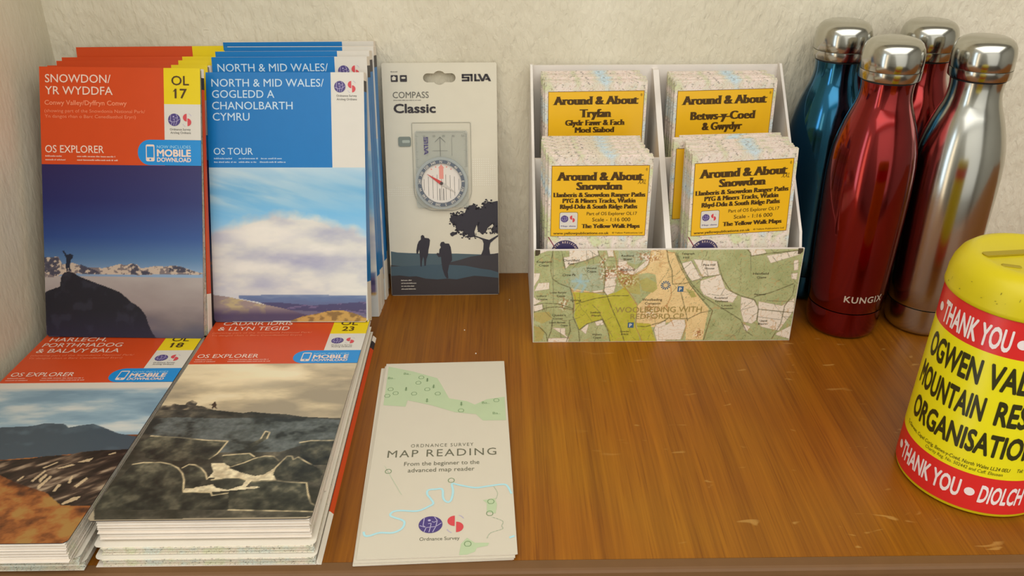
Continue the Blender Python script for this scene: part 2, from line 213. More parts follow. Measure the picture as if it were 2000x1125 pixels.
TR = json.loads(r'''{"o17rock":[[-0.6,186.8],[3.1,184.5],[8.9,182.5],[12.5,181.4],[13.8,173.3],[16.0,169.8],[19.7,168.5],[24.6,169.7],[29.4,172.6],[37.0,175.5],[46.8,179.1],[56.5,182.5],[63.5,185.4],[69.6,190.5],[72.3,193.4],[77.2,196.0],[81.3,199.5],[85.0,204.9],[87.1,212.1],[90.3,219.3],[94.3,224.3],[0.2,223.4]],"o17man":[[15.1,151.2],[16.5,150.9],[18.6,154.0],[20.8,154.6],[21.5,153.5],[22.6,153.8],[22.6,155.2],[23.6,154.1],[24.5,154.8],[24.2,157.2],[22.3,158.6],[21.7,162.8],[22.0,167.9],[20.8,168.2],[20.2,163.9],[19.7,168.2],[18.2,168.4],[18.1,162.8],[18.4,157.1],[16.9,154.0]],"o17far":[[-1.7,157.5],[2.6,156.9],[11.8,156.3],[13.1,158.5],[15.0,162.7],[23.6,161.2],[29.2,162.9],[34.7,165.2],[41.8,164.6],[48.9,165.4],[57.5,163.4],[63.2,161.8],[69.6,162.4],[73.2,161.1],[78.8,162.0],[81.5,165.2],[88.6,163.9],[94.4,162.8],[101.4,163.4],[108.5,162.2],[115.6,163.2],[122.5,165.5],[129.5,167.6],[135.1,168.5],[135.1,169.5],[94.0,170.0],[79.8,170.8],[51.5,170.4],[37.3,170.8],[28.8,170.0],[13.1,171.2],[8.7,173.2],[-2.7,173.8]],"o17dark":[[[-1.0,156.8],[11.8,156.5],[12.5,162.7],[13.5,169.8],[8.8,172.8],[-1.0,168.8]],[[30.6,162.3],[37.6,165.2],[44.5,167.7],[48.4,170.3],[31.6,170.3],[28.9,168.6]],[[71.7,162.2],[75.3,161.1],[78.8,162.6],[80.0,166.6],[78.4,170.2],[72.8,170.1],[73.7,165.1]],[[80.0,166.6],[88.5,167.8],[92.6,169.9],[82.7,170.3]],[[105.6,164.1],[109.9,162.5],[117.0,163.7],[128.1,167.6],[105.4,168.1]]],"Thill1":[[0.0,188.8],[12.2,190.4],[28.0,193.7],[40.2,196.5],[56.1,199.5],[68.2,202.3],[75.5,204.8],[85.3,207.3],[66.8,211.6],[-0.7,212.8]],"Thillback":[[22.0,189.2],[73.4,188.4],[133.3,189.5],[133.1,205.4],[60.9,201.7],[41.5,195.6],[22.0,191.9]],"Tdark":[[40.2,195.6],[56.2,195.3],[85.5,198.0],[133.2,194.6],[133.0,210.4],[73.0,209.1],[56.0,201.7]],"Tgold":[[66.8,211.3],[77.9,207.3],[91.5,204.8],[100.1,202.7],[111.1,202.0],[118.4,203.6],[125.7,206.0],[133.0,209.1],[133.0,212.2],[66.8,212.2]],"cskyl":[[-3.4,141.3],[1.1,139.3],[6.6,139.7],[8.4,137.1],[12.6,138.9],[17.1,139.2],[17.5,135.0],[20.1,132.4],[25.1,136.5],[25.4,140.0],[30.2,141.1],[36.6,144.5],[39.9,146.3],[44.5,147.0],[51.1,148.4],[62.2,150.6],[67.9,149.0],[75.3,150.5],[84.4,151.9],[93.3,152.5],[107.3,156.4],[128.4,158.1],[155.4,160.0],[171.7,264.3],[4.4,265.7],[-1.2,253.1],[-2.5,233.1]],"cman":[[33.4,138.7],[36.7,139.0],[36.9,135.6],[38.1,135.3],[39.9,138.7],[40.0,141.7],[42.5,144.7],[41.0,144.5],[39.0,142.1],[39.1,145.7],[38.2,145.1],[37.7,141.2],[36.9,139.9]],"cmid":[[-11.3,174.0],[-5.9,157.7],[15.8,155.3],[46.9,157.3],[68.5,157.1],[85.7,157.0],[120.8,158.9],[156.1,164.3],[159.5,186.2],[111.2,191.9],[100.5,198.4],[80.2,198.6],[65.6,198.7],[59.1,198.7],[61.6,185.7],[7.1,178.0],[-1.2,173.9]],"crocks":[[[6.4,178.3],[24.8,180.3],[47.0,184.2],[61.4,185.4],[59.5,194.9],[58.3,200.0],[54.9,205.7],[26.7,207.8],[11.6,204.2],[10.4,199.1],[5.6,195.3],[-3.1,194.1]],[[6.1,210.7],[12.6,208.9],[23.8,208.8],[31.0,210.9],[37.3,215.1],[42.2,221.1],[45.5,228.1],[48.4,238.4],[49.3,240.1],[66.3,240.7],[68.1,243.8],[77.2,241.5],[78.3,243.7],[82.2,257.7],[1.7,256.3],[-0.6,244.4],[3.3,228.5]],[[40.1,215.1],[43.2,211.4],[47.4,212.0],[52.6,215.6],[57.1,221.0],[60.0,227.4],[57.1,229.2],[57.5,232.7],[54.8,236.1],[49.3,236.7],[46.7,228.1]],[[62.9,201.9],[72.7,200.5],[79.8,199.8],[84.1,203.6],[83.5,207.4],[75.8,211.1],[70.8,213.0],[65.1,210.0]],[[69.9,215.5],[79.4,209.9],[84.6,205.5],[91.1,202.9],[96.9,203.5],[101.4,208.5],[100.9,215.8],[95.0,223.0],[89.0,224.3],[80.2,220.8]],[[100.6,220.6],[100.9,215.8],[105.8,203.4],[109.0,203.4],[110.7,207.1],[113.3,204.6],[117.8,208.3],[124.1,213.2],[133.5,220.4],[131.3,232.1],[120.0,229.9],[109.1,229.4],[103.7,226.5]],[[62.9,228.0],[72.5,226.2],[80.2,226.1],[85.2,228.4],[84.1,234.2],[76.2,238.2],[67.8,236.0],[65.2,232.6]],[[88.4,230.1],[104.4,229.4],[112.6,231.1],[124.4,232.1],[127.7,243.4],[131.1,252.0],[141.8,260.4],[82.2,257.7],[77.6,240.4],[91.4,238.1],[96.1,235.8],[90.4,234.7]],[[111.1,187.9],[118.1,185.9],[159.4,185.5],[163.7,212.9],[124.1,213.2],[113.8,203.4],[113.1,193.1]],[[83.2,182.8],[84.2,174.0],[87.5,175.3],[87.4,182.8],[82.1,190.8],[78.3,194.7],[76.8,189.5]]],"csnow":[[57.5,210.0],[65.5,210.0],[71.3,214.8],[80.2,220.8],[89.9,224.5],[95.0,223.0],[100.6,214.6],[101.2,223.0],[104.3,228.8],[89.0,229.5],[86.9,235.8],[96.6,234.6],[96.4,236.9],[76.5,239.3],[66.2,240.5],[49.3,240.1],[48.9,236.7],[57.5,234.9],[65.2,232.6],[64.5,225.6],[60.0,226.3],[61.8,219.7],[58.7,213.7]],"hmount":[[-104.0,144.7],[-8.4,142.7],[33.4,139.8],[54.4,138.4],[62.6,134.9],[76.2,136.0],[81.6,140.6],[89.2,138.0],[97.2,136.3],[108.2,141.9],[119.4,148.3],[131.6,152.0],[160.3,161.0],[166.0,177.6],[138.6,170.7],[121.2,168.7],[101.6,171.7],[82.2,174.7],[53.0,178.2],[-78.6,180.1]],"hrock":[[-74.0,186.5],[53.5,179.0],[72.9,176.9],[82.0,174.3],[97.1,173.3],[103.0,170.1],[115.8,168.3],[131.2,167.6],[161.5,164.4],[181.2,222.8],[142.8,225.0],[134.7,226.2],[127.0,226.1],[115.5,225.9],[100.0,213.0],[75.3,202.4],[61.5,194.7],[-60.9,204.7]],"hstreak":[[[105.8,181.5],[110.6,178.3],[114.5,176.5],[113.7,180.8],[108.0,181.8]],[[84.6,201.1],[88.2,189.8],[89.7,190.9],[86.4,201.9]],[[91.4,207.1],[94.8,195.2],[96.3,197.5],[93.7,210.1]],[[109.2,203.0],[108.4,195.5],[110.0,197.0],[111.3,204.5]],[[114.8,206.7],[118.9,197.9],[120.5,199.4],[117.4,208.2]],[[103.8,211.7],[103.9,204.4],[106.2,205.1],[105.1,212.4]],[[114.6,223.8],[119.5,217.6],[124.1,217.0],[122.7,220.5],[116.2,225.2]],[[75.2,200.2],[77.0,195.7],[78.4,196.5],[76.4,201.0]],[[85.1,187.4],[92.3,180.9],[93.6,181.6],[87.3,187.8]],[[95.3,187.6],[103.5,183.3],[106.1,184.6],[96.9,188.8]],[[122.8,172.9],[126.5,170.5],[127.7,172.1],[123.7,173.7]],[[88.8,199.7],[91.0,193.7],[92.5,195.2],[91.5,202.7]]],"khill1":[[-50.5,43.9],[-44.4,42.7],[-33.2,42.0],[-10.8,41.2],[11.7,41.0],[34.2,39.9],[52.3,40.6],[51.9,-1.2],[-54.2,-0.0]],"khill2":[[13.8,34.6],[25.2,37.9],[34.2,39.2],[36.5,39.6],[43.8,39.8],[52.5,41.1],[52.3,18.7],[39.6,21.4],[22.6,23.7],[4.5,24.7],[-11.3,25.7],[-24.9,24.7],[-39.6,24.0],[-51.4,24.5],[-51.1,30.6],[-33.8,28.1],[-11.2,29.0],[0.2,31.2]],"khill3":[[-52.2,19.8],[-43.1,20.2],[-34.1,18.9],[-27.3,19.2],[-18.3,16.7],[-7.0,15.8],[2.1,16.5],[11.1,15.6],[20.2,17.5],[28.2,19.0],[37.3,18.2],[52.3,16.6],[52.1,-1.2],[-54.2,-0.0]],"kman1":[[-21.6,58.6],[-20.0,59.6],[-18.5,58.6],[-18.1,56.8],[-14.2,56.2],[-13.1,54.5],[-13.7,49.9],[-14.9,44.7],[-15.3,40.7],[-17.1,36.0],[-17.9,29.6],[-19.3,29.1],[-19.4,36.1],[-20.1,38.4],[-21.4,33.8],[-21.9,28.5],[-23.0,28.9],[-23.1,36.1],[-23.4,40.7],[-23.6,45.4],[-25.2,40.8],[-26.3,41.0],[-26.4,44.3],[-25.3,50.0],[-23.8,53.4],[-21.8,55.1]],"kman2":[[-3.5,50.9],[-2.4,52.5],[-0.1,52.8],[1.0,51.1],[4.7,50.9],[6.3,47.4],[7.2,39.3],[7.3,34.6],[4.7,31.2],[2.8,23.0],[3.4,17.1],[1.8,16.6],[-0.1,19.5],[-2.2,26.6],[-2.9,33.6],[-3.2,38.2],[-5.3,37.7],[-7.4,40.6],[-6.8,42.0],[-4.9,41.5],[-4.5,45.2],[-3.0,47.5],[-3.8,49.2]],"ktree":[[[34.8,39.0],[37.1,44.8],[37.6,50.6],[36.5,54.0],[32.3,56.4],[27.8,57.5],[28.9,58.7],[34.5,56.6],[39.0,55.1],[42.9,54.0],[46.8,56.2],[50.8,58.5],[52.7,59.4],[52.7,57.3],[47.9,54.5],[44.0,51.1],[42.8,45.9],[43.8,38.9]],[[5.9,75.4],[8.1,76.0],[9.1,79.9],[11.5,79.3],[14.3,78.2],[17.1,79.8],[20.4,80.4],[22.2,84.9],[21.7,86.6],[25.0,87.3],[29.5,88.0],[32.2,85.4],[35.5,84.5],[37.8,87.0],[37.3,89.8],[40.6,89.2],[41.7,90.9],[46.1,90.3],[51.1,91.4],[52.8,90.8],[52.8,67.6],[52.7,59.6],[49.1,60.8],[45.8,60.8],[44.7,64.3],[48.1,68.8],[45.9,69.4],[41.4,65.4],[39.6,60.9],[35.7,59.8],[32.4,63.2],[31.4,68.9],[29.0,62.1],[30.0,57.5],[24.4,56.4],[22.2,59.9],[20.0,58.8],[18.8,56.5],[17.2,59.9],[18.9,62.2],[16.7,63.4],[12.2,62.3],[11.2,68.0],[8.0,70.3],[6.3,72.6]],[[6.0,60.6],[8.3,62.3],[12.2,61.7],[12.7,60.0],[9.9,58.9],[8.2,57.7],[6.5,58.7]]],"bfields_w":[[[3.2,89.6],[14.4,89.5],[4.5,85.5]],[[29.3,88.9],[53.4,89.2],[54.0,84.1],[43.8,79.6],[30.5,76.0],[26.5,71.4],[24.5,82.1],[29.5,83.0]],[[-1.2,67.9],[5.6,67.8],[4.4,62.2],[-0.6,53.2]],[[4.0,58.4],[13.3,59.0],[13.4,52.6],[0.7,50.8]],[[-0.9,47.0],[2.9,42.6],[7.6,41.6],[0.0,36.8]],[[0.0,37.3],[7.7,38.2],[8.2,32.8],[0.9,30.9]],[[60.6,67.8],[67.8,68.2],[70.5,64.9],[68.6,60.2],[70.0,57.4],[68.4,49.3],[63.0,46.4],[59.8,49.8]],[[60.4,88.7],[65.4,89.1],[66.6,82.7],[62.0,82.7]],[[70.4,81.2],[78.1,78.0],[77.8,76.1],[85.3,70.4],[83.9,65.8],[74.6,66.8],[70.6,70.6]],[[85.3,70.4],[94.0,78.8],[90.3,83.4],[96.1,84.3],[96.2,75.9],[91.2,70.4],[83.9,65.8]],[[49.2,50.4],[58.9,51.7],[59.0,49.8],[51.8,48.9]],[[41.6,12.6],[47.0,18.1],[48.3,17.6],[46.1,8.1]],[[53.4,20.5],[59.9,22.0],[61.4,17.5],[54.9,16.5]],[[16.7,14.9],[28.0,14.3],[28.2,7.7],[31.4,4.7],[13.0,4.3],[13.6,-1.1],[30.2,-1.2],[31.4,3.6]],[[106.2,16.5],[114.7,21.0],[116.6,-2.1],[109.4,-2.0],[105.2,12.0]],[[109.1,14.0],[115.8,17.0],[121.5,21.9],[131.0,21.8],[132.5,15.8],[129.4,1.7],[110.0,1.9]],[[124.0,76.2],[131.7,78.4],[142.6,61.5],[134.4,59.2],[127.8,66.3]],[[133.3,79.8],[153.2,77.8],[156.7,65.2],[142.5,63.4]],[[141.1,59.6],[157.5,65.2],[163.2,51.8],[174.2,45.4],[170.8,38.2],[155.0,41.2],[145.1,46.2],[141.5,52.0]],[[177.4,44.0],[188.5,40.9],[193.3,34.1],[193.7,21.2],[189.8,17.3],[182.6,19.3],[178.5,31.3]],[[193.0,39.4],[213.5,34.9],[223.6,42.6],[224.6,29.9],[214.4,10.0],[198.1,14.2],[194.7,20.2]],[[213.0,8.0],[224.2,14.9],[226.3,1.2],[212.4,5.9]],[[194.1,82.6],[221.8,87.4],[221.6,83.3],[198.4,75.6]],[[177.1,91.0],[184.5,91.4],[191.6,88.1],[193.7,85.3],[185.6,83.1],[181.5,82.7]],[[217.4,77.8],[221.5,78.7],[222.5,69.3],[219.2,68.4]],[[182.0,17.3],[189.3,14.3],[186.5,9.2],[183.5,12.3]],[[217.1,65.6],[222.5,66.5],[222.6,59.9],[218.2,60.9]]],"bolive":[[[33.0,49.6],[50.1,48.9],[60.4,46.4],[69.7,48.8],[79.5,55.4],[77.9,53.5],[88.3,37.0],[89.6,31.1],[87.6,21.2],[94.3,-0.0],[69.8,-1.6],[67.0,1.3],[65.6,10.4],[59.8,23.0],[45.3,18.1],[40.3,12.7],[35.5,25.7],[36.0,36.5]],[[89.5,19.2],[101.7,18.1],[108.5,-2.0],[96.2,-1.9],[90.9,11.2]]],"borange":[[[97.4,88.8],[109.1,89.7],[115.1,16.0],[98.5,14.1],[89.6,18.2],[89.3,36.0],[101.1,50.4],[104.4,57.1],[102.5,65.6],[96.4,67.5],[85.6,65.7],[96.7,75.0]],[[103.1,90.6],[117.7,85.0],[133.1,54.9],[150.8,32.5],[148.7,1.5],[133.8,1.6],[131.9,21.8],[108.8,18.0]],[[31.2,53.4],[49.2,49.9],[33.0,49.1]]],"bgreen2":[[[89.4,60.1],[95.1,62.8],[103.9,58.0],[105.2,52.3],[101.2,48.5],[92.6,50.5]],[[74.4,69.6],[87.2,66.7],[89.4,60.1],[91.1,46.6],[80.7,48.7],[75.3,53.5],[71.5,62.1]],[[129.1,52.1],[136.1,50.1],[139.2,44.3],[135.1,43.4]]],"bpale":[[[70.0,89.1],[97.4,88.8],[96.1,84.3],[90.3,83.4],[94.0,78.8],[85.0,75.1],[70.4,81.2]],[[30.7,71.8],[57.2,77.2],[60.2,50.8],[50.0,51.3],[31.3,52.0]]],"bbrownL":[[[0.1,29.9],[13.8,30.8],[16.6,23.9],[8.0,19.0],[1.9,22.0]],[[1.1,17.0],[8.9,14.0],[9.9,9.9],[8.2,2.9],[2.1,0.9]]],"broad":[[[16.0,89.5],[14.6,79.4],[14.4,69.2],[15.8,62.6],[21.8,57.8],[31.2,53.9],[33.2,45.2],[34.3,37.5],[34.5,29.6],[34.7,24.7],[39.4,13.7],[41.2,-1.3]],[[52.5,90.6],[54.4,83.7],[58.9,78.1],[60.4,64.1],[59.8,50.8],[63.0,45.0],[68.0,32.3],[75.9,14.3],[80.2,0.1]],[[40.3,12.7],[47.0,18.6],[59.8,23.0],[65.6,10.4],[68.0,-1.6]],[[36.8,38.4],[52.0,43.1],[67.3,45.9],[80.9,45.8]],[[0.0,36.8],[8.5,39.1],[21.4,38.5],[34.4,33.5]],[[0.9,30.4],[12.0,34.7],[19.7,35.6],[33.6,32.6]],[[4.6,17.0],[11.6,8.9],[13.1,-1.1]],[[16.6,22.9],[15.9,11.9],[12.6,1.8]],[[31.3,21.7],[32.5,11.7],[29.3,0.6]],[[24.5,82.1],[26.5,71.4]],[[90.6,15.7],[97.6,15.1],[114.7,21.0]],[[117.7,85.0],[123.0,72.9],[132.1,56.8],[142.8,43.3],[154.4,30.5],[149.6,1.5]],[[118.5,85.9],[124.2,73.9],[133.8,56.8],[145.2,44.2],[164.7,31.4],[179.7,21.3],[186.5,9.2],[192.3,5.1]],[[153.6,77.3],[159.6,61.4],[167.7,49.8],[176.9,44.9],[189.4,40.9],[194.0,32.1],[193.8,20.2]],[[173.7,91.9],[180.3,85.4],[181.1,82.2],[193.8,84.4],[221.8,87.4]],[[221.7,55.1],[221.4,45.5],[216.1,34.8],[215.2,17.0],[209.4,1.9]],[[108.8,18.0],[117.0,23.4],[134.4,22.8],[144.2,28.6],[152.7,30.5]],[[109.7,91.5],[112.4,78.6],[116.2,69.3],[117.6,57.0]],[[117.7,56.5],[127.8,56.9],[141.0,61.5]],[[125.0,50.2],[131.1,30.7],[133.7,20.8]],[[189.0,43.9],[202.2,47.6],[220.7,56.1]],[[194.1,31.6],[224.0,27.9]]],"bthin":[[[43.4,89.3],[44.7,77.8]],[[45.1,89.3],[53.6,82.8]],[[29.7,75.1],[43.8,79.2],[53.6,83.7]],[[15.6,88.6],[17.1,39.6]],[[60.5,62.2],[69.7,63.1]],[[60.1,53.6],[69.3,55.5]],[[7.7,38.7],[10.4,30.8],[15.7,24.9]],[[11.1,37.7],[11.2,31.8]],[[23.7,13.8],[24.4,4.7],[30.1,4.7]],[[16.6,22.9],[16.7,15.9]],[[61.2,81.8],[66.2,82.2]],[[70.5,79.9],[78.9,79.3]],[[50.6,37.3],[56.0,31.4],[69.4,5.3]],[[131.7,78.4],[140.9,62.5]],[[143.8,74.6],[147.5,63.3]],[[140.9,62.5],[157.5,65.2]],[[179.4,31.2],[190.2,34.6]],[[194.2,24.2],[214.6,21.0]],[[215.9,24.0],[224.7,23.4]],[[199.2,81.6],[204.2,76.0]],[[210.7,86.1],[213.5,81.5]],[[199.9,39.9],[223.3,38.7]],[[180.8,81.8],[182.9,68.7]],[[162.4,51.8],[159.7,45.1]]],"bcont":[[[65.8,89.1],[68.9,79.0],[69.8,69.6],[71.5,62.1],[76.1,55.4],[84.4,44.8],[89.3,36.0],[88.9,15.2],[93.9,5.1],[96.2,-1.9]],[[70.6,70.6],[75.4,66.3],[85.6,65.3],[94.5,71.3],[97.2,80.6],[97.1,87.0],[101.6,88.8],[109.2,89.2]],[[31.2,53.9],[35.7,45.2],[35.2,35.5],[34.5,29.6]],[[33.0,51.0],[49.2,48.9],[60.3,48.8]],[[103.4,87.9],[107.3,90.6],[111.8,86.0],[117.7,85.9]],[[109.5,30.9],[114.2,36.7],[116.7,26.9],[122.0,15.9]],[[131.9,21.8],[133.3,15.8],[131.0,2.7]],[[154.4,30.5],[149.6,1.5]],[[116.0,56.0],[117.7,46.4],[114.3,34.8]]],"kgreen":[[[-46.7,215.2],[-25.9,206.7],[-6.1,196.1],[-2.7,186.8],[4.0,167.2],[17.9,162.6],[24.0,157.8],[33.3,164.5],[47.3,167.3],[47.3,136.7],[29.8,137.1],[24.7,145.3],[16.4,147.0],[8.9,148.6],[-9.5,158.6],[-28.2,166.1],[-29.2,157.7],[-46.4,160.3]],[[28.4,49.0],[36.3,50.6],[37.7,44.7],[36.5,36.0],[30.8,37.5],[31.0,46.0]],[[14.3,9.9],[18.0,14.9],[22.9,10.4],[31.7,10.0],[30.8,7.5],[24.1,6.1],[22.8,2.8],[18.0,0.6],[13.2,-1.6]]],"kriver":[[[-47.0,23.1],[-45.8,19.6],[-42.7,19.5],[-36.8,21.8],[-28.7,21.4],[-23.3,24.7],[-21.8,29.9],[-23.8,32.8],[-31.1,36.7],[-30.1,40.4],[-25.1,41.5],[-14.1,40.6],[-6.6,44.9],[-4.1,47.6],[-6.3,52.5],[-8.4,56.5],[-7.9,60.5],[-3.3,61.2],[1.4,61.0],[2.3,52.1],[5.0,48.2],[7.5,50.0],[8.7,58.7],[7.9,66.3],[12.6,64.9],[23.3,61.6],[31.3,62.6],[42.0,64.1],[45.3,62.0],[47.6,54.5]],[[44.5,13.7],[47.7,15.2]]],"kstream":[[[36.0,62.4],[38.4,55.3],[36.9,49.6]],[[33.9,32.8],[40.8,28.8],[40.0,24.4],[40.5,21.7],[32.9,18.5],[30.3,13.5]],[[-39.2,87.2],[-25.5,56.7]]],"ktreesym":[[-19.0,197.6],[-21.0,189.9],[-42.5,181.7],[-38.1,176.0],[-44.4,172.7],[-23.6,174.7],[-13.5,180.3],[-5.0,173.9],[13.4,150.5],[40.7,162.8],[-36.2,81.2],[7.3,69.8],[33.7,47.4],[32.7,36.2],[18.5,9.6]],"kfir":[[-30.3,181.7],[-8.6,184.3],[-13.1,165.3],[13.6,159.3],[-14.0,193.9]],"ktext":{"os":[[-22.2,109.7],[22.6,107.6]],"mr":[[-38.2,97.4],[38.7,96.0]],"mrtop":[[-0.5,104.6]],"fb":[[-25.8,87.7],[26.6,86.1]],"ad":[[-22.6,81.0],[23.1,79.4]],"logo":[[-11.6,28.0],[3.1,27.4],[-4.5,35.9],[-3.9,19.6]],"logs":[[3.1,27.4],[13.3,26.9]],"ords":[[-11.6,15.4],[13.3,14.6]],"bm":[[-33.5,203.2],[-45.8,197.4],[27.1,159.5],[35.2,145.4]]}}''')

# ------------------------------------------------------------------ procedural surface materials
def node_mat(name):
    m = bpy.data.materials.new(name); m.use_nodes = True; nt = m.node_tree; return m, nt, nt.nodes['Principled BSDF']
def N(nt, t, **k):
    n = nt.nodes.new('ShaderNode' + t)
    for a, b in k.items():
        if hasattr(n, a): setattr(n, a, b)
        else: n.inputs[a.replace('_', ' ')].default_value = b
    return n
def wall_material(nm, relief):
    m, nt, b = node_mat(nm); L = nt.links.new
    tc = N(nt, 'TexCoord'); mp = N(nt, 'Mapping'); mp.inputs['Scale'].default_value = (1, 1, 0.42); L(tc.outputs['Object'], mp.inputs['Vector'])
    n0 = N(nt, 'TexNoise', Scale=90.0, Detail=2.0); L(mp.outputs[0], n0.inputs['Vector'])
    n1 = N(nt, 'TexNoise', Scale=260.0, Detail=3.0, Roughness=0.6, Distortion=0.8); L(mp.outputs[0], n1.inputs['Vector'])
    vo = N(nt, 'TexVoronoi', Scale=230.0); vo.feature = 'SMOOTH_F1'; L(mp.outputs[0], vo.inputs['Vector'])
    a = N(nt, 'Math'); a.operation = 'ADD'; L(n1.outputs['Fac'], a.inputs[0]); L(vo.outputs['Distance'], a.inputs[1])
    a2 = N(nt, 'Math'); a2.operation = 'ADD'; L(a.outputs[0], a2.inputs[0]); L(n0.outputs['Fac'], a2.inputs[1])
    bp = N(nt, 'Bump', Strength=relief, Distance=0.0014); L(a2.outputs[0], bp.inputs['Height']); L(bp.outputs[0], b.inputs['Normal'])
    cr = N(nt, 'ValToRGB'); cr.color_ramp.elements[0].position = 0.35; cr.color_ramp.elements[1].position = 0.7
    cr.color_ramp.elements[0].color = O(198, 189, 163); cr.color_ramp.elements[1].color = O(217, 209, 184)
    n3 = N(nt, 'TexNoise', Scale=7.0, Detail=3.0); L(tc.outputs['Object'], n3.inputs['Vector']); L(n3.outputs['Fac'], cr.inputs[0]); L(cr.outputs[0], b.inputs['Base Color'])
    b.inputs['Roughness'].default_value = 0.8; b.inputs['Specular IOR Level'].default_value = 0.25
    return m
def oak_material():
    m, nt, b = node_mat('varnished_oak'); L = nt.links.new
    tc = N(nt, 'TexCoord')
    mp = N(nt, 'Mapping'); mp.inputs['Scale'].default_value = (1, 0.014, 0.3); mp.inputs['Rotation'].default_value = (0, 0, math.radians(-1.5)); L(tc.outputs['Object'], mp.inputs['Vector'])
    fine = N(nt, 'TexNoise', Scale=520.0, Detail=4.0, Roughness=0.65); L(mp.outputs[0], fine.inputs['Vector'])
    mid = N(nt, 'TexNoise', Scale=75.0, Detail=3.0, Roughness=0.5); L(mp.outputs[0], mid.inputs['Vector'])
    big = N(nt, 'TexNoise', Scale=7.0, Detail=2.0); L(tc.outputs['Object'], big.inputs['Vector'])
    c1 = N(nt, 'ValToRGB'); e = c1.color_ramp.elements; e[0].position = 0.34; e[0].color = (0.205, 0.070, 0.003, 1); e[1].position = 0.66; e[1].color = (0.37, 0.139, 0.006, 1)
    mx = N(nt, 'Math'); mx.operation = 'MULTIPLY_ADD'; mx.inputs[1].default_value = 0.5; L(fine.outputs['Fac'], mx.inputs[0])
    m2 = N(nt, 'Math'); m2.operation = 'MULTIPLY'; m2.inputs[1].default_value = 0.5; L(mid.outputs['Fac'], m2.inputs[0]); L(m2.outputs[0], mx.inputs[2])
    L(mx.outputs[0], c1.inputs[0])
    # broad warm and olive streaks
    c2 = N(nt, 'ValToRGB'); e = c2.color_ramp.elements; e[0].position = 0.35; e[0].color = (1.0, 0.86, 0.72, 1); e[1].position = 0.65; e[1].color = (1.06, 1.08, 0.95, 1); L(big.outputs['Fac'], c2.inputs[0])
    mu = N(nt, 'Mix'); mu.data_type = 'RGBA'; mu.blend_type = 'MULTIPLY'; mu.inputs[0].default_value = 1; L(c1.outputs[0], mu.inputs[6]); L(c2.outputs[0], mu.inputs[7])
    # the board is glued up from staves of slightly different tone
    sxx = N(nt, 'SeparateXYZ'); L(tc.outputs['Object'], sxx.inputs[0]); st = N(nt, 'MapRange'); st.inputs['From Min'].default_value = -0.4; st.inputs['From Max'].default_value = 1.0; L(sxx.outputs[0], st.inputs['Value'])
    cs = N(nt, 'ValToRGB'); cs.color_ramp.interpolation = 'LINEAR'; e = cs.color_ramp.elements; e[0].position = 0; e[0].color = (0.86, 0.84, 0.9, 1); e[1].position = 1; e[1].color = (0.9, 0.84, 0.8, 1)
    for p_, c_ in ((0.285, (0.86, 0.84, 0.9, 1)), (0.31, (1.04, 1.06, 0.9, 1)), (0.375, (1.08, 1.09, 0.9, 1)), (0.385, (0.98, 0.93, 0.9, 1)), (0.47, (0.93, 0.85, 0.8, 1)), (0.49, (0.86, 0.79, 0.7, 1)), (0.60, (0.86, 0.78, 0.7, 1))):
        q_ = cs.color_ramp.elements.new(p_); q_.color = c_
    L(st.outputs[0], cs.inputs[0]); mst = N(nt, 'Mix'); mst.data_type = 'RGBA'; mst.blend_type = 'MULTIPLY'; mst.inputs[0].default_value = 1; L(mu.outputs[2], mst.inputs[6]); L(cs.outputs[0], mst.inputs[7]); mu = mst
    # short dark pores
    mp2 = N(nt, 'Mapping'); mp2.inputs['Scale'].default_value = (1, 0.022, 1); mp2.inputs['Rotation'].default_value = (0, 0, math.radians(-1.5)); L(tc.outputs['Object'], mp2.inputs['Vector'])
    po = N(nt, 'TexNoise', Scale=700.0, Detail=1.0); L(mp2.outputs[0], po.inputs['Vector'])
    pr = N(nt, 'ValToRGB'); e = pr.color_ramp.elements; e[0].position = 0.30; e[0].color = (0.80, 0.74, 0.66, 1); e[1].position = 0.42; e[1].color = (1, 1, 1, 1); L(po.outputs['Fac'], pr.inputs[0])
    mu2 = N(nt, 'Mix'); mu2.data_type = 'RGBA'; mu2.blend_type = 'MULTIPLY'; mu2.inputs[0].default_value = 1; L(mu.outputs[2], mu2.inputs[6]); L(pr.outputs[0], mu2.inputs[7])
    # pale medullary flecks, drifting across the grain
    mp3 = N(nt, 'Mapping'); mp3.inputs['Scale'].default_value = (34, 95, 1); mp3.inputs['Rotation'].default_value = (0, 0, math.radians(24)); L(tc.outputs['Object'], mp3.inputs['Vector'])
    fl = N(nt, 'TexNoise', Scale=1.0, Detail=1.5, Distortion=1.2); L(mp3.outputs[0], fl.inputs['Vector'])
    fr = N(nt, 'ValToRGB'); e = fr.color_ramp.elements; e[0].position = 0.69; e[0].color = (0, 0, 0, 1); e[1].position = 0.74; e[1].color = (1, 1, 1, 1); L(fl.outputs['Fac'], fr.inputs[0])
    sx = N(nt, 'SeparateXYZ'); L(tc.outputs['Object'], sx.inputs[0])
    band = N(nt, 'MapRange'); band.inputs['From Min'].default_value = 0.05; band.inputs['From Max'].default_value = 0.12; L(sx.outputs[0], band.inputs['Value'])
    mf = N(nt, 'Math'); mf.operation = 'MULTIPLY'; L(fr.outputs[0], mf.inputs[0]); L(band.outputs[0], mf.inputs[1])
    mf2 = N(nt, 'Math'); mf2.operation = 'MULTIPLY'; mf2.inputs[1].default_value = 0.42; L(mf.outputs[0], mf2.inputs[0])
    mu3 = N(nt, 'Mix'); mu3.data_type = 'RGBA'; mu3.inputs[7].default_value = (0.66, 0.38, 0.10, 1); L(mf2.outputs[0], mu3.inputs[0]); L(mu2.outputs[2], mu3.inputs[6])
    L(mu3.outputs[2], b.inputs['Base Color'])
    b.inputs['Roughness'].default_value = 0.40; b.inputs['Specular IOR Level'].default_value = 0.36
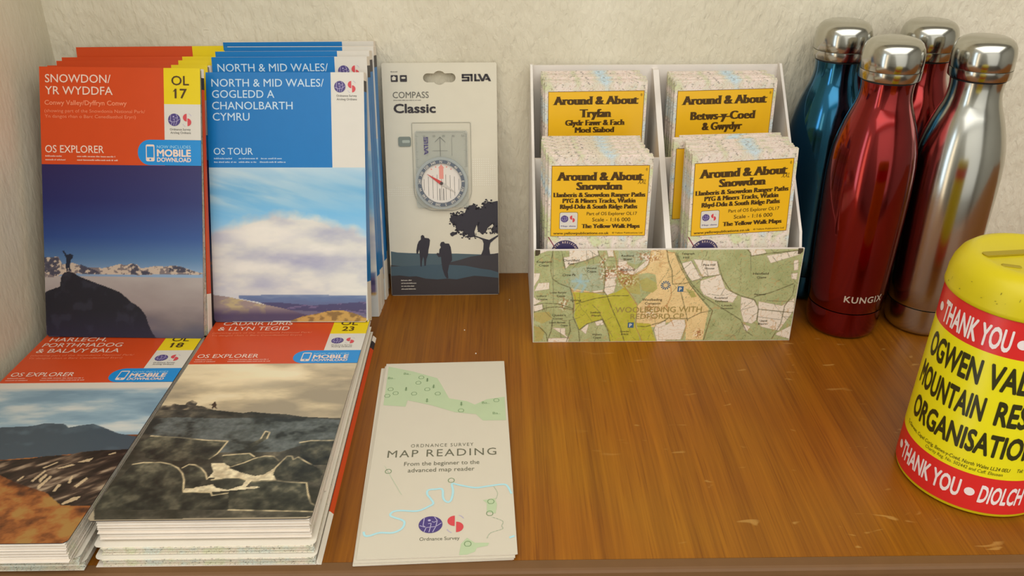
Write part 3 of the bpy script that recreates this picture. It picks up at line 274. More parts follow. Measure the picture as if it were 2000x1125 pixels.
    bp = N(nt, 'Bump', Strength=0.12, Distance=0.0006); L(mx.outputs[0], bp.inputs['Height']); L(bp.outputs[0], b.inputs['Normal'])
    return m
def map_print(name, base, seed=0.0, scale=1.0, spec=0.3, soft=0.0):
    """contour lines, pale woods and water, speckled names: the folded sheet of a walking map"""
    m, nt, b = node_mat(name); L = nt.links.new
    tc = N(nt, 'TexCoord'); mp = N(nt, 'Mapping'); mp.inputs['Location'].default_value = (seed, seed*0.7, seed*1.3); mp.inputs['Scale'].default_value = (scale, scale, scale); L(tc.outputs['Object'], mp.inputs['Vector'])
    n = N(nt, 'TexNoise', Scale=38.0, Detail=2.0); L(mp.outputs[0], n.inputs['Vector'])
    r = N(nt, 'ValToRGB'); cr = r.color_ramp; cr.elements[0].position = 0.0; cr.elements[0].color = O(*base)
    for p, c in ((0.36, (190, 205, 205)), (0.44, base), (0.52, (225, 205, 190)), (0.57, base), (0.63, (195, 200, 150)), (0.7, base)):
        e = cr.elements.new(p); e.color = O(*[x*(1-soft)+y*soft for x, y in zip(c, base)])
    cr.elements[-1].color = O(*base); L(n.outputs['Fac'], r.inputs[0])
    w = N(nt, 'TexNoise', Scale=24.0, Detail=4.0, Roughness=0.6); L(mp.outputs[0], w.inputs['Vector'])
    mu = N(nt, 'Math'); mu.operation = 'MULTIPLY'; mu.inputs[1].default_value = 26; L(w.outputs['Fac'], mu.inputs[0])
    fr = N(nt, 'Math'); fr.operation = 'FRACT'; L(mu.outputs[0], fr.inputs[0])
    lr = N(nt, 'ValToRGB'); e = lr.color_ramp.elements; e[0].position = 0.0; e[0].color = (1,1,1,1); e[1].position = 0.22; e[1].color = (0,0,0,1); L(fr.outputs[0], lr.inputs[0])
    f1 = N(nt, 'Math'); f1.operation = 'MULTIPLY'; f1.inputs[1].default_value = 0.55; L(lr.outputs[0], f1.inputs[0])
    m1 = N(nt, 'Mix'); m1.data_type = 'RGBA'; m1.inputs[7].default_value = O(175, 135, 105); L(f1.outputs[0], m1.inputs[0]); L(r.outputs[0], m1.inputs[6])
    sp = N(nt, 'TexNoise', Scale=330.0, Detail=2.0, Roughness=0.7); L(mp.outputs[0], sp.inputs['Vector'])
    sr = N(nt, 'ValToRGB'); e = sr.color_ramp.elements; e[0].position = 0.34; e[0].color = (1,1,1,1); e[1].position = 0.42; e[1].color = (0,0,0,1); L(sp.outputs['Fac'], sr.inputs[0])
    f2 = N(nt, 'Math'); f2.operation = 'MULTIPLY'; f2.inputs[1].default_value = 0.6; L(sr.outputs[0], f2.inputs[0])
    m2 = N(nt, 'Mix'); m2.data_type = 'RGBA'; m2.inputs[7].default_value = O(95, 90, 80); L(f2.outputs[0], m2.inputs[0]); L(m1.outputs[2], m2.inputs[6])
    L(m2.outputs[2], b.inputs['Base Color']); b.inputs['Roughness'].default_value = 0.5; b.inputs['Specular IOR Level'].default_value = spec
    return m
WALLM = wall_material('embossed_wallpaper', .85); WALLS = wall_material('soft_embossed_wallpaper', .28); OAKM = oak_material()
MAPP = map_print('walk_map_print', (206, 198, 174)); MAPG = map_print('folded_sheet_print', (172, 168, 150), 3.1, 1.6, soft=.5); MAPS = map_print('sheet_edge_print', (203, 198, 172), 5.0, 2.0, soft=.65)
PAPER = paint('white_paper', O(214, 206, 186), 0.6, spec=0.25); PAGES = paint('page_edges', O(216, 205, 186), 0.75, spec=0.2, var=0.08)
ORANGE = paint('orange_card', O(192, 68, 26), 0.3, spec=0.28); YELLOW = paint('yellow_tab_ink', O(216, 190, 18), 0.3, spec=0.28); TABW = paint('white_tab_ink', O(203, 197, 182), 0.3)
BLUE = paint('blue_card', O(20, 108, 168), 0.3, spec=0.28); PILL = paint('blue_badge_ink', O(22, 128, 190), 0.3); INKW = paint('pale_lettering', O(220, 196, 176), 0.4); INKO = paint('peach_lettering', O(226, 128, 90), 0.4)
INKB = paint('pale_blue_lettering', O(182, 204, 214), 0.4); INK = paint('black_lettering', O(45, 38, 30), 0.45); INKBR = paint('brown_lettering', O(70, 48, 12), 0.45); GREY = paint('grey_lettering', O(95, 92, 82), 0.45); DARK = paint('dark_print', O(48, 42, 44), 0.4)
PURP = paint('violet_emblem_ink', O(72, 58, 112), 0.4); RED = paint('red_emblem_ink', O(196, 66, 70), 0.4); PINKL = paint('pale_emblem_lines', O(170, 160, 185), 0.4)
LBLUE = paint('badge_small_lettering', O(150, 200, 225), 0.4)
PRINT = art_mat('printed_picture')

# ------------------------------------------------------------------ the room
b = MB(); b.box(-0.6, 0, -1.15, 2.4, 0.05, 1.5); struct(b.build('wall_back', WALLM))
b = MB(); b.box(-1.45, -0.41, -1.15, -0.397, 0.05, 1.5); struct(b.build('wall_left', WALLS))
PLAIN = paint('plain_plaster', (0.5, 0.49, 0.45, 1), 0.85, spec=0.2, bump=0.2); CARP = paint('brown_carpet', (0.10, 0.085, 0.07, 1), 0.95, spec=0.1, var=0.2, bump=0.5)
b = MB(); b.box(-1.5, -3.25, -1.2, 2.45, 0.05, -1.15); struct(b.build('floor', CARP))
b = MB(); b.box(-1.5, -3.25, 1.5, 2.45, 0.05, 1.55); struct(b.build('ceiling', paint('ceiling_paint', (0.7, 0.69, 0.65, 1), 0.9)))
b = MB(); b.box(2.4, -3.2, -1.15, 2.45, 0.05, 1.5); struct(b.build('wall_right', PLAIN))
b = MB(); b.box(-1.5, -3.25, -1.15, 2.45, -3.2, 1.5); struct(b.build('wall_front', PLAIN))
# outer left wall with a window opening
b = MB(); b.box(-1.5, -3.2, -1.15, -1.45, -0.41, -1.13); b.box(-1.5, -3.2, 0.95, -1.45, -0.41, 1.5); b.box(-1.5, -3.2, -1.13, -1.45, -1.50, 0.95); b.box(-1.5, -1.18, -1.13, -1.45, -0.41, 0.95)
struct(b.build('wall_outer_left', PLAIN))
wf = thing('window_1', 'tall white framed window in the outer left wall', 'window'); wf['kind'] = 'structure'; del wf['category']
WHT = paint('white_gloss_paint', (0.75, 0.74, 0.7, 1), 0.35)
for i, (a0, a1, c0, c1) in enumerate(((-1.50, -1.18, -1.13, -1.13+0.05), (-1.50, -1.18, 0.95-0.05, 0.95), (-1.50, -1.50+0.05, -1.13+0.05, 0.95-0.05), (-1.18-0.05, -1.18, -1.13+0.05, 0.95-0.05))):
    b = MB(); b.box(-1.49, a0, c0, -1.437, a1, c1); b.build('window_frame', WHT, wf)

# ------------------------------------------------------------------ the oak shelf
sh = thing('shelf', 'varnished oak shelf board that everything stands on', 'shelf')
b = MB(); b.box(-0.396, -0.3935, -0.026, 1.3, -0.0005, 0.0); b.build('board', OAKM, sh)
b = MB(); b.xprism([(-0.3937, -0.028), (-0.3937, 0.0), (-0.4002, 0.0), (-0.4018, -0.0006), (-0.4028, -0.002), (-0.4032, -0.005), (-0.4032, -0.028)][::-1], -0.396, 1.3)
b.build('front_edging', paint('dark_oak_edging', (0.18, 0.085, 0.03, 1), 0.5, var=0.12), sh)
crumbs = [(-0.022, -0.155, 0.0007), (-0.033, -0.115, 0.0006), (0.008, -0.058, 0.0005)]
for x, y, r in crumbs:
    bm = bmesh.new(); bmesh.ops.create_icosphere(bm, subdivisions=1, radius=r); me = bpy.data.meshes.new('crumb'); bm.to_mesh(me); bm.free(); me.materials.append(PAPER)
    o = bpy.data.objects.new('crumb', me); COL.objects.link(o); o.location = (x, y, r*0.8)
    tag(o, {0.0007: 'tiny pale crumb on the shelf nearest the white booklets', 0.0006: 'tiny pale crumb on the shelf below the compass pack', 0.0005: 'tiny pale crumb between compass pack and display box'}[r], 'crumb')

# ------------------------------------------------------------------ OS style emblem
def emblem(root, cx, cz, h, y, words=None, wmat=None, name='emblem'):
    """violet disc and split red discs, h = disc height"""
    r = h/2; n = 26
    m = MB(); m.m = 0; m.flat(circ(cx - r*1.02, cz, r, n=n), y)
    # two red half discs, shifted against each other
    sx = cx + r*1.0; rr = r*0.62
    top = [(sx, cz + r*0.98 - 2*rr)] ; 
    m.m = 1
    m.flat([(sx + rr*math.cos(math.radians(a)), cz + r - rr*1.02 + rr*math.sin(math.radians(a))) for a in range(90, 271, 15)], y)
    m.flat([(sx + 0.12*r + rr*math.cos(math.radians(a)), cz - r + rr*1.02 + rr*math.sin(math.radians(a))) for a in range(-90, 91, 15)], y)
    m.m = 2
    def ln(P, wd):
        for (a, c), (d, e) in zip(P[:-1], P[1:]):
            L = math.hypot(d-a, e-c) or 1; nx, nz = -(e-c)/L*wd/2, (d-a)/L*wd/2
            q = [(a-nx, c-nz), (d-nx, e-nz), (d+nx, e+nz), (a+nx, c+nz)]
            m.flat(q, y - 0.00008)
    ox = cx - r*1.02
    for P in ([(-.55,.8),(-.62,-.1),(-.35,-.35),(-.5,-.85)], [(-.9,-.1),(-.35,-.35),(.0,-.3),(.45,-.25),(.9,.15)], [(.0,-.3),(-.1,-.9)], [(.45,-.25),(.55,.45),(.3,.9)], [(-.2,.1),(.05,.15),(.0,-.3)], [(.1,.35),(.3,.25),(.55,.45)], [(.2,-.9),(.45,-.25)]):
        ln([(ox + a*r, cz + c*r) for a, c in P], 0.07*r)
    m.flat(circ(ox - r*0.12, cz + r*0.5, r*0.13, n=8), y - 0.00008)
    for s, a0, a1 in ((1, 20, 80), (-1, 200, 260)):
        ln([(sx + (0.1*r if s > 0 else 0) + s*0.0 + 0.95*rr*math.cos(math.radians(a))*1.15, cz + s*(r - rr) + rr*math.sin(math.radians(a))*1.1) for a in range(a0, a1, 10)], 0.06*r)
    m.build(name, [PURP, RED, PINKL], root)

# ------------------------------------------------------------------ fold-out maps with printed card covers
def header(root, kind, W, y, hid=0):
    """title band, tabs, badge and lettering; the cover's own top is z = 0 here shifted by T"""
    T = root['cover_top']; X = lambda x: (-W/2 + x*mm*W/0.134); Z = lambda t: T - t*mm
    blue = kind == 'tour'
    bh = 79.6
    tabx = 106.0 if blue else 103.6
    m = MB(); m.flat([(X(0), Z(bh)), (X(tabx), Z(bh)), (X(tabx), Z(0)), (X(0), Z(0))], y); m.build('title_band', BLUE if blue else ORANGE, root)
    if blue:
        m = MB(); m.flat([(X(tabx), Z(bh)), (X(134), Z(bh)), (X(134), Z(0)), (X(tabx), Z(0))], y); m.build('white_tab', TABW, root)
    else:
        m = MB(); m.flat([(X(tabx), Z(29.3)), (X(134), Z(29.3)), (X(134), Z(0)), (X(tabx), Z(0))], y); m.build('number_tab', YELLOW, root)
        m = MB(); m.flat([(X(tabx), Z(58.4)), (X(134), Z(58.4)), (X(134), Z(29.3)), (X(tabx), Z(29.3))], y); m.build('white_tab', TABW, root)
        m = MB(); m.flat(rrect(X(81), Z(79.4), X(134), Z(58.5), 10.0*mm, 8, (1, 0, 0, 1)), y - 0.0001); m.build('badge', PILL, root)
def lettering(root, kind, W, y, only_title=False):
    T = root['cover_top']; X = lambda x: (-W/2 + x*mm*W/0.134); Z = lambda t: T - t*mm; k = W/0.134; yy = y - 0.00022
    spec = dict(snowdon=(['SNOWDON/', 'YR WYDDFA'], [(4.8, 54.7), (4.6, 56.4)], '17', 1),
                cadair=(['CADAIR IDRIS', '& LLYN TEGID'], [(8.0, 60.0), (6.3, 60.8)], '23', 0),
                harlech=(['HARLECH,', 'PORTHMADOG', '& BALA/Y BALA'], [(7.0, 48.0), (5.5, 66.0), (5.0, 68.0)], '18', 0))
    rnd = random.Random(5)
    if kind == 'tour':
        m = MB()
        text_into(m, 'NORTH & MID WALES/', X(4.7), Z(11.9), 6.3*mm, 95.4*mm*k, yy, 0.004)
        if not only_title:
            text_into(m, 'GOGLEDD A', X(4.9), Z(21.2), 6.3*mm, 53*mm*k, yy, 0.004)
            text_into(m, 'CHANOLBARTH', X(4.7), Z(30.8), 6.3*mm, 68.5*mm*k, yy, 0.004)
            text_into(m, 'CYMRU', X(4.9), Z(40.1), 6.3*mm, 31.4*mm*k, yy, 0.004)
        m.build('title_lettering', INKB, root)
        if not only_title:
            m = MB(); text_into(m, 'OS TOUR', X(4.7), Z(68.7), 5.6*mm, 33.5*mm*k, yy, 0.004)
            for z, seg in ((72.6, ((4.8, 20), (26, 42), (45, 63))), (75.6, ((4.8, 23.5), (26, 41), (44, 66)))):
                for a, c in seg: greek(m, X(a), X(c), Z(z), 1.5*mm, yy, rnd)
            m.build('series_lettering', INKB, root)
        emblem(root, X(118.6), Z(12), 9.6*mm, yy)
        if not only_title:
            m = MB(); text_into(m, 'Ordnance Survey', X(110.6), Z(20.3), 1.7*mm, 17.4*mm*k, yy, 0.006); text_into(m, 'Arolwg Ordnans', X(110.8), Z(23.2), 1.7*mm, 17.2*mm*k, yy, 0.006); m.build('emblem_lettering', GREY, root)
        return
    lines, xs, num, sub = spec[kind]
    m = MB()
    for i, (s, (x, w_)) in enumerate(zip(lines, xs)): text_into(m, s, X(x), Z(12.7 + 9.7*i), 6.5*mm, w_*mm*k, yy, 0.004)
    m.build('title_lettering', INKW, root)
    zb = 12.7 + 9.7*(len(lines)-1)
    m = MB()
    if sub:
        text_into(m, 'Conwy Valley/Dyffryn Conwy', X(3.9), Z(30.9), 3.7*mm, 68.7*mm*k, yy, 0.02); zb = 31.2
    text_into(m, '(showing part of the Snowdonia National Park/', X(3.7), Z(zb + 5.8), 2.6*mm, 84*mm*k, yy, 0.0)
    text_into(m, 'Yn dangos rhan o Barc Cenedlaethol Eryri)', X(3.9), Z(zb + 10.3), 2.6*mm, 76*mm*k, yy, 0.0)
    m.build('subtitle_lettering', INKO, root)
    m = MB(); text_into(m, 'OS EXPLORER', X(3.4), Z(69.9), 5.9*mm, 49.2*mm*k, yy, 0.006)
    for z, seg in ((73.4, ((3.4, 17), (30, 62))), (76.4, ((3.4, 20), (30, 64)))):
        for a, c in seg: greek(m, X(a), X(c), Z(z), 1.4*mm, yy, rnd)
    m.build('series_lettering', INKW, root)
    m = MB(); text_into(m, 'OL', X(110), Z(13.8), 7.4*mm, 14.7*mm*k, yy, 0.012); text_into(m, num, X(112.6), Z(24.3), 7.4*mm, 10.2*mm*k, yy, 0.016); x1_ = X(112.9) if num[0] == '1' else None
    if x1_: m.flat([(x1_ - 1.9*mm, Z(19.3)), (x1_ - .1*mm, Z(18.6)), (x1_ + 1.0*mm, Z(16.9)), (x1_ + .1*mm, Z(16.9))], yy - .00006)
    m.build('number_lettering', INKBR, root)
    emblem(root, X(117.2), Z(42), 10.2*mm, yy)
    m = MB(); text_into(m, 'Ordnance Survey', X(108.2), Z(50.6), 1.7*mm, 17.4*mm*k, yy, 0.006); text_into(m, 'Arolwg Ordnans', X(108.6), Z(53.3), 1.7*mm, 17*mm*k, yy, 0.006); m.build('emblem_lettering', GREY, root)
    m = MB(); m.prism(rrect(X(87.8), Z(76.2), X(95.0), Z(62.4), 1.2*mm, 3), yy, yy + 0.0001)
    text_into(m, 'MOBILE', X(97), Z(71.9), 5.4*mm, 28.5*mm*k, yy, 0.035); text_into(m, 'DOWNLOAD', X(97), Z(76.4), 3.3*mm, 28.5*mm*k, yy, 0.03)
    m.build('badge_lettering', INKW, root)
    m = MB(); m.flat([(X(88.6), Z(73)), (X(94.2), Z(73)), (X(94.2), Z(64)), (X(88.6), Z(64))], yy - 0.00012); m.flat(circ(X(91.4), Z(74.6), 0.8*mm, n=8), yy - 0.00012); m.build('badge_screen', PILL, root)
    m = MB(); text_into(m, 'NOW INCLUDES', X(97), Z(65.4), 2.4*mm, 28.3*mm*k, yy, 0.0); m.build('badge_small_lettering', LBLUE, root)

def sky17(X, Z):
    x = (X/mm); t = Z/mm                # mm from the left, mm below the cover top
    c = ramp((t-79.6)/150*1.0, [(0, (48, 42, 82)), (.2, (42, 46, 92)), (.4, (48, 72, 122)), (.52, (78, 108, 140)), (.6, (120, 140, 160))])
    c = c + (x[..., None]-66)*np.array([.10, .13, .12])
    hz = 172.5
    n = fbm(x/22, t/9, 3); fog = ramp((t-hz)/60 + (n-.5)*.25, [(0, (156, 146, 138)), (.35, (136, 124, 118)), (.6, (108, 98, 98)), (.8, (82, 80, 92)), (1, (62, 60, 78))])
    c = np.where((t > hz)[..., None], fog, c)
    f = inpoly(x, t, TR['o17far']); n2 = fbm(x/3, t/2, 8)
    c = mixc(c, (176, 158, 138), f*1.0); c = mixc(c, (92, 84, 88), f*(n2 > .53)*.75)
    for p in TR['o17dark']: c = mixc(c, (52, 52, 66), inpoly(x, t, p)*.8*(n2 > .35))
    r = inpoly(x, t, TR['o17rock']); n3 = fbm(x/9, t/9, 12)
    c = mixc(c, (33, 32, 38), r); c = mixc(c, (52, 52, 62), r*np.clip((n3-.55)*4, 0, .5)); c = mixc(c, (44, 40, 62), r*np.clip((t-200)/40, 0, .6))
    c = mixc(c, (32, 36, 48), inpoly(x, t, TR['o17man']))
    return c
def skytour(X, Z):
    x = X/mm; t = Z/mm; v = (t-79.6)/133
    c = ramp(v, [(0, (165, 190, 200)), (.15, (110, 165, 195)), (.3, (112, 172, 205)), (.55, (165, 195, 210)), (.8, (190, 190, 185)), (1, (190, 190, 180))])
    n1 = fbm(x/60 + t/60, (t - x*.28)/7, 5); c = mixc(c, (192, 203, 200), np.clip((n1-.38)*2.0, 0, .6)*np.clip((.36-v)*6, 0, 1)*np.clip(1.15-x/170, .3, 1))
    n2 = fbm(x/34, t/22, 21, 6); top = np.interp(x, [0, 30, 60, 82, 110, 134], [.37, .31, .245, .27, .315, .40]) + (np.abs(n2-.5)*2-.2)*-.10 + (fbm(x/9, t/9, 23, 4)-.5)*.05
    cl = np.clip((v - top)*15, 0, 1)*np.clip((.86-v)*14, 0, 1)
    sh = fbm(x/38+3, t/15, 31, 6); col = ramp(sh + (v-.5)*.2, [(.28, (214, 209, 196)), (.48, (202, 199, 188)), (.62, (184, 183, 182)), (.8, (162, 163, 175))])
    c = c*(1-cl[..., None]) + col*cl[..., None]
    sd = np.exp(-(((x-70)/42)**2 + ((v-.585)/.05)**2)); c = mixc(c, (142, 142, 168), np.clip(sd*1.1, 0, .8)*np.clip(.6+(sh-.5)*2, 0, 1))
    hl = np.exp(-(((x-45)/30)**2 + ((v-.43)/.06)**2)) ; c = mixc(c, (226, 218, 202), np.clip(hl, 0, .6))
    b1 = inpoly(x, t, TR['Thillback']); n3 = fbm(x/12, t/2.2, 41); c = mixc(c, ramp((t-185)/25+n3*.4, [(0, (140, 155, 172)), (.4, (95, 110, 140)), (1, (88, 84, 112))]), b1[...]) if False else np.where(b1[..., None], ramp((t-187)/22+n3*.3, [(0, (150, 160, 172)), (.35, (92, 108, 140)), (1, (84, 80, 108))]), c)
    d = inpoly(x, t, TR['Tdark']); c = mixc(c, (66, 58, 88), d*.75); c = mixc(c, (130, 112, 140), d*(n3 > .62)*.5)
    h1 = inpoly(x, t, TR['Thill1']); n4 = fbm(x/9, t/4, 51); c = mixc(c, (140, 124, 118), h1); c = mixc(c, (176, 160, 112), h1*np.clip((n4-.45)*5, 0, .8)*(x < 45)); c = mixc(c, (70, 58, 84), h1*np.clip((t-199)/8, 0, .9))
    g = inpoly(x, t, TR['Tgold']); n5 = fbm(x/5, t/2.5, 61); c = mixc(c, (176, 140, 76), g); c = mixc(c, (112, 86, 52), g*np.clip((n5-.48)*5, 0, .8))
    return c
def pic23(X, Z):
    x = X/mm; t = Z/mm
    n = fbm(x/40, t/16, 71, 6); c = ramp(n + (t-95)/200 + (x-60)/500, [(.3, (222, 206, 170)), (.5, (206, 186, 146)), (.62, (178, 160, 126)), (.8, (150, 136, 110))])
    gl = np.exp(-(((x-48)/42)**2 + ((t-100)/16)**2)); c = mixc(c, (228, 208, 166), gl*.8); c = mixc(c, (160, 150, 128), np.clip((x-85)/50, 0, .6)*np.clip((96-t)/20, 0, 1))
    s = inpoly(x, t, TR['cskyl']); n2 = fbm(x/5, t/4, 81, 5)
    c = np.where(s[..., None], ramp(n2, [(.3, (56, 52, 42)), (.5, (82, 74, 60)), (.68, (150, 134, 106))]), c)
    md = inpoly(x, t, TR['cmid']); n3 = fbm(x/16, t/10, 91, 5); c = np.where(md[..., None], ramp(n3 + (n2-.5)*.35, [(.30, (48, 48, 40)), (.42, (72, 74, 66)), (.62, (92, 95, 88))]), c)
    low = s & ~md & (t > 146); c = np.where(low[..., None], ramp(n3, [(.3, (48, 46, 36)), (.6, (70, 66, 54)), (.8, (100, 92, 74))]), c)
    c = np.where((inpoly(x, t, TR['csnow']))[..., None], ramp(n2, [(.3, (176, 158, 124)), (.6, (206, 190, 152))]), c)
    for i, p in enumerate(TR['crocks']):
        k = inpoly(x, t, p); n5 = fbm(x/7+i, t/7, 95+i, 5); g_ = np.clip((t - min(q[1] for q in p))/22, 0, 1)[..., None]; c = np.where(k[..., None], ramp(n5, [(.3, (44, 44, 36)), (.55, (66, 65, 52)), (.75, (96, 91, 72))])*(1.18-.34*g_), c)
    for i, p in enumerate(TR['crocks']):
        P = np.array(p); q = P[:int(len(P)*(.62 if i not in (1, 7) else .72))]; d = linedist(x, t, q); wv = .55 + .5*fbm(x/6, t/6, 7+i)
        c = mixc(c, (196, 176, 134), np.clip(1.25 - d/(.85*wv), 0, 1)*np.clip(fbm(x/9, t/9, 17+i)*3-.6, .35, 1))
    c = c*(1 + (fbm(x/2.2, t/2.2, 77, 3)-.5)*.35*(s))[..., None]
    c = mixc(c, (66, 50, 34), inpoly(x, t, TR['cman']))
    return c
def pic18(X, Z):
    x = X/mm; t = Z/mm; n = fbm(x/44, t/13, 101, 6)
    c = ramp(n, [(.3, (112, 136, 148)), (.5, (134, 156, 164)), (.65, (176, 182, 176)), (.8, (196, 194, 182))])
    c = mixc(c, (206, 196, 178), np.clip((92-t)/5, 0, 1)*.9)
    m1 = inpoly(x, t, TR['hmount']); n2 = fbm(x/20, t/14, 111, 5); c = np.where(m1[..., None], ramp(n2 + (t-130)/200, [(.25, (110, 128, 134)), (.42, (84, 98, 104)), (.65, (62, 72, 78))]), c)
    low = t > 165; n4 = fbm(x/12, t/10, 131, 7, .62); gr = ramp(n4 + (t-200)/400, [(.3, (62, 36, 22)), (.45, (104, 60, 30)), (.6, (142, 84, 40)), (.75, (146, 108, 54))])
    lo = (t > 150) & ~m1; c = np.where(lo[..., None], gr, c)
    r = inpoly(x, t, TR['hrock']); u = (x*.55 + t*.83)/4.5; w_ = (x*.83 - t*.55)/14; n3 = fbm(w_, u, 121, 4)
    c = np.where(r[..., None], ramp(n3, [(.3, (34, 26, 20)), (.5, (52, 40, 32)), (.62, (92, 74, 58)), (.75, (150, 130, 104))]), c)
    for p in TR['hstreak']: c = mixc(c, (186, 162, 124), inpoly(x, t, p)*.9)
    return c
PICS = dict(snowdon=sky17, tour=skytour, cadair=pic23, harlech=pic18)

def make_map(label, M, kind, W, L, t0, t1, show='full', group=None, sheets=None, open_front=False, step=0.62, strip=True, flare=.0012):
    """card covered folding map. Local frame: x right, z up the cover, front face at y = 0, thickness towards +y
    (t0 at the foot, t1 at the head)."""
    root = thing('folded_map', label, 'map', group, M)
    blue = kind == 'tour'; y = -0.0002
    root['cover_top'] = L
    card = BLUE if blue else ORANGE
    ct = 0.0004; r = 0.0035
    # front cover card
    m = MB(); m.prism(rrect(-W/2, 0, W/2, L, r, 5, (1, 1, 0, 0)), 0.0, ct); m.build('front_cover', PAPER if show == 'none' or kind == 'tour' else DARK, root)
    # folded sheet: thin leaves, concertina folded, slightly uneven
    n = sheets or 6; rnd = random.Random(hash(label) % 1000 if False else len(label)*7 + int(L*1e4)); m = MB()
    ex = 0.0012
    for i in range(n):
        a0 = ct + (t0 - 2*ct)*i/n; a1 = ct + (t0 - 2*ct)*(i+0.82)/n; c0 = ct + (t1 - 2*ct)*i/n; c1 = ct + (t1 - 2*ct)*(i+0.82)/n
        dx = rnd.uniform(-.0005, .0005); dz = rnd.uniform(0, .0012) + (0.001 if not open_front else -0.001 + 0.0022*abs(math.sin(i*0.9)))
        x0, x1 = -W/2 + ex + dx, W/2 - ex + dx; z1 = L - 0.0012
        if open_front: x0 = -W/2 + 0.005 + rnd.uniform(-.0008, .0008)
        m.m = 0; q8 = [(x0,a0,dz),(x1,a0,dz),(x1,a1,dz),(x0,a1,dz),(x0,c0,z1),(x1,c0,z1),(x1,c1,z1),(x0,c1,z1)]; m.add(q8, [(0,3,2,1),(4,5,6,7),(0,1,5,4),(2,3,7,6),(3,0,4,7)]); m.m = 1; m.add([q8[1], q8[2], q8[6], q8[5]], [(0,1,2,3)])
    m.m = 1
    # one core that closes the gaps between leaves
    x0, x1 = -W/2 + 0.0035 + (0.003 if open_front else 0), W/2 - 0.0035
    m.add([(x0,ct,.004),(x1,ct,.004),(x1,t0-ct,.004),(x0,t0-ct,.004),(x0,ct,L-.003),(x1,ct,L-.003),(x1,t1-ct,L-.003),(x0,t1-ct,L-.003)], [(0,3,2,1),(4,5,6,7),(0,1,5,4),(1,2,6,5),(2,3,7,6),(3,0,4,7)])
    m.build('folded_sheet', [PAGES, MAPG] if open_front == 'white' else ([MAPS, MAPG] if open_front else [MAPG, MAPG]), root)  # open maps: right faces take greyer speckled print, side shade put into its colour
    # back cover with a strip turned round the right edge: pale tip, dark band, colour, white foot
    m = MB(); bands = [(0, 0.165, 1), (0.165, 0.925, 0), (0.925, 0.968, 2), (0.968, 1.0, 3)]
    if show == 'plainback': bands = [(0, 1, 1)]
    for z0, z1, mi in bands:
        m.m = mi; ya, yb = t0 + (t1-t0)*z0, t0 + (t1-t0)*z1; fa, fb = (ya*0.08, yb*0.08) if blue else (ya*0.62, yb*0.62); Z0, Z1 = L*z0, L*z1
        rr = 0.0
        if show == 'none': m.m = 3
        if not strip and mi: continue
        if not strip: Z1 = L; yb = t1; m.m = 3
        m.add([(-W/2, ya-ct, Z0), (W/2, ya-ct, Z0), (W/2, ya, Z0), (-W/2, ya, Z0), (-W/2, yb-ct, Z1), (W/2, yb-ct, Z1), (W/2, yb, Z1), (-W/2, yb, Z1)], [(0,3,2,1),(4,5,6,7),(0,1,5,4),(1,2,6,5),(2,3,7,6),(3,0,4,7)])
        m.m = mi
        if not strip: break
        m.add([(W/2-.0004, fa, Z0), (W/2+.0002, fa, Z0), (W/2+flare, ya, Z0), (W/2-.0004, ya, Z0), (W/2-.0004, fb, Z1), (W/2+.0002, fb, Z1), (W/2+flare, yb, Z1), (W/2-.0004, yb, Z1)], [(0,3,2,1),(4,5,6,7),(0,1,5,4),(1,2,6,5),(2,3,7,6),(3,0,4,7)])
    m.build('back_cover', [card, PAPER, DARK, PAGES], root)
    if show == 'none': return root
    header(root, kind, W, y)
    if show == 'title': lettering(root, kind, W, y, True); 
    # picture below the band
    fn = PICS[kind]; zt = L - 79.6*mm; sx = 0.134/W
    def f(X, Z): return fn((X + W/2)*sx, L - Z)
    def keep(cx, cz):
        dx = np.maximum(np.abs(cx) - (W/2 - r), 0); dz = np.maximum(r - cz, 0); return np.hypot(dx, dz) < r
    if show == 'full':
        lettering(root, kind, W, y)
        picture('cover_picture', root, -W/2, W/2, 0, zt, step*mm, f, PRINT, y, keep)
    else:
        picture('cover_picture', root, -W/2, W/2, 0, zt, 2.4*mm, f, PRINT, y, keep)
    del root['cover_top']
    return root

# --- lying stack on the far left: an orange map on two more
make_map('orange map numbered OL 18 lying on top of the far left pile, moorland cover', pose(-0.3185, -0.4065, 0.0303, 92.75), 'harlech', 0.1325, 0.2595, 0.0158, 0.0036, 'full', 'maps in the lying piles', 24, 'white', strip=False)
make_map('folded map in the middle of the far left pile, under the moorland OL 18 map', pose(-0.3175, -0.4005, 0.0136, 90), 'harlech', 0.133, 0.250, 0.0066, 0.0066, 'none', 'maps in the lying piles', 8, True, strip=False)
make_map('bottom folded map of the far left pile, flat on the oak under two others', pose(-0.3170, -0.3975, 0.0068, 90), 'harlech', 0.133, 0.248, 0.0066, 0.0066, 'none', 'maps in the lying piles', 8, True, strip=False)
# --- lying stack beside it
make_map('orange walking map numbered OL 23 lying on top of its pile, snowy rocks on cover', pose(-0.1815, -0.3885, 0.0303, 92.7), 'cadair', 0.1335, 0.2665, 0.0158, 0.0036, 'full', 'maps in the lying piles', 24, 'white', strip=False)
make_map('folded map in the middle of the OL 23 pile, under the snowy rocks cover', pose(-0.1800, -0.3925, 0.0136, 90), 'cadair', 0.1335, 0.262, 0.0066, 0.0066, 'none', 'maps in the lying piles', 8, True, strip=False)
make_map('bottom folded map of the OL 23 pile with its orange edge strip showing', pose(-0.1795, -0.3955, 0.0068, 90), 'cadair', 0.1335, 0.268, 0.0066, 0.0066, 'none', 'maps in the lying piles', 8, True, flare=.0024)
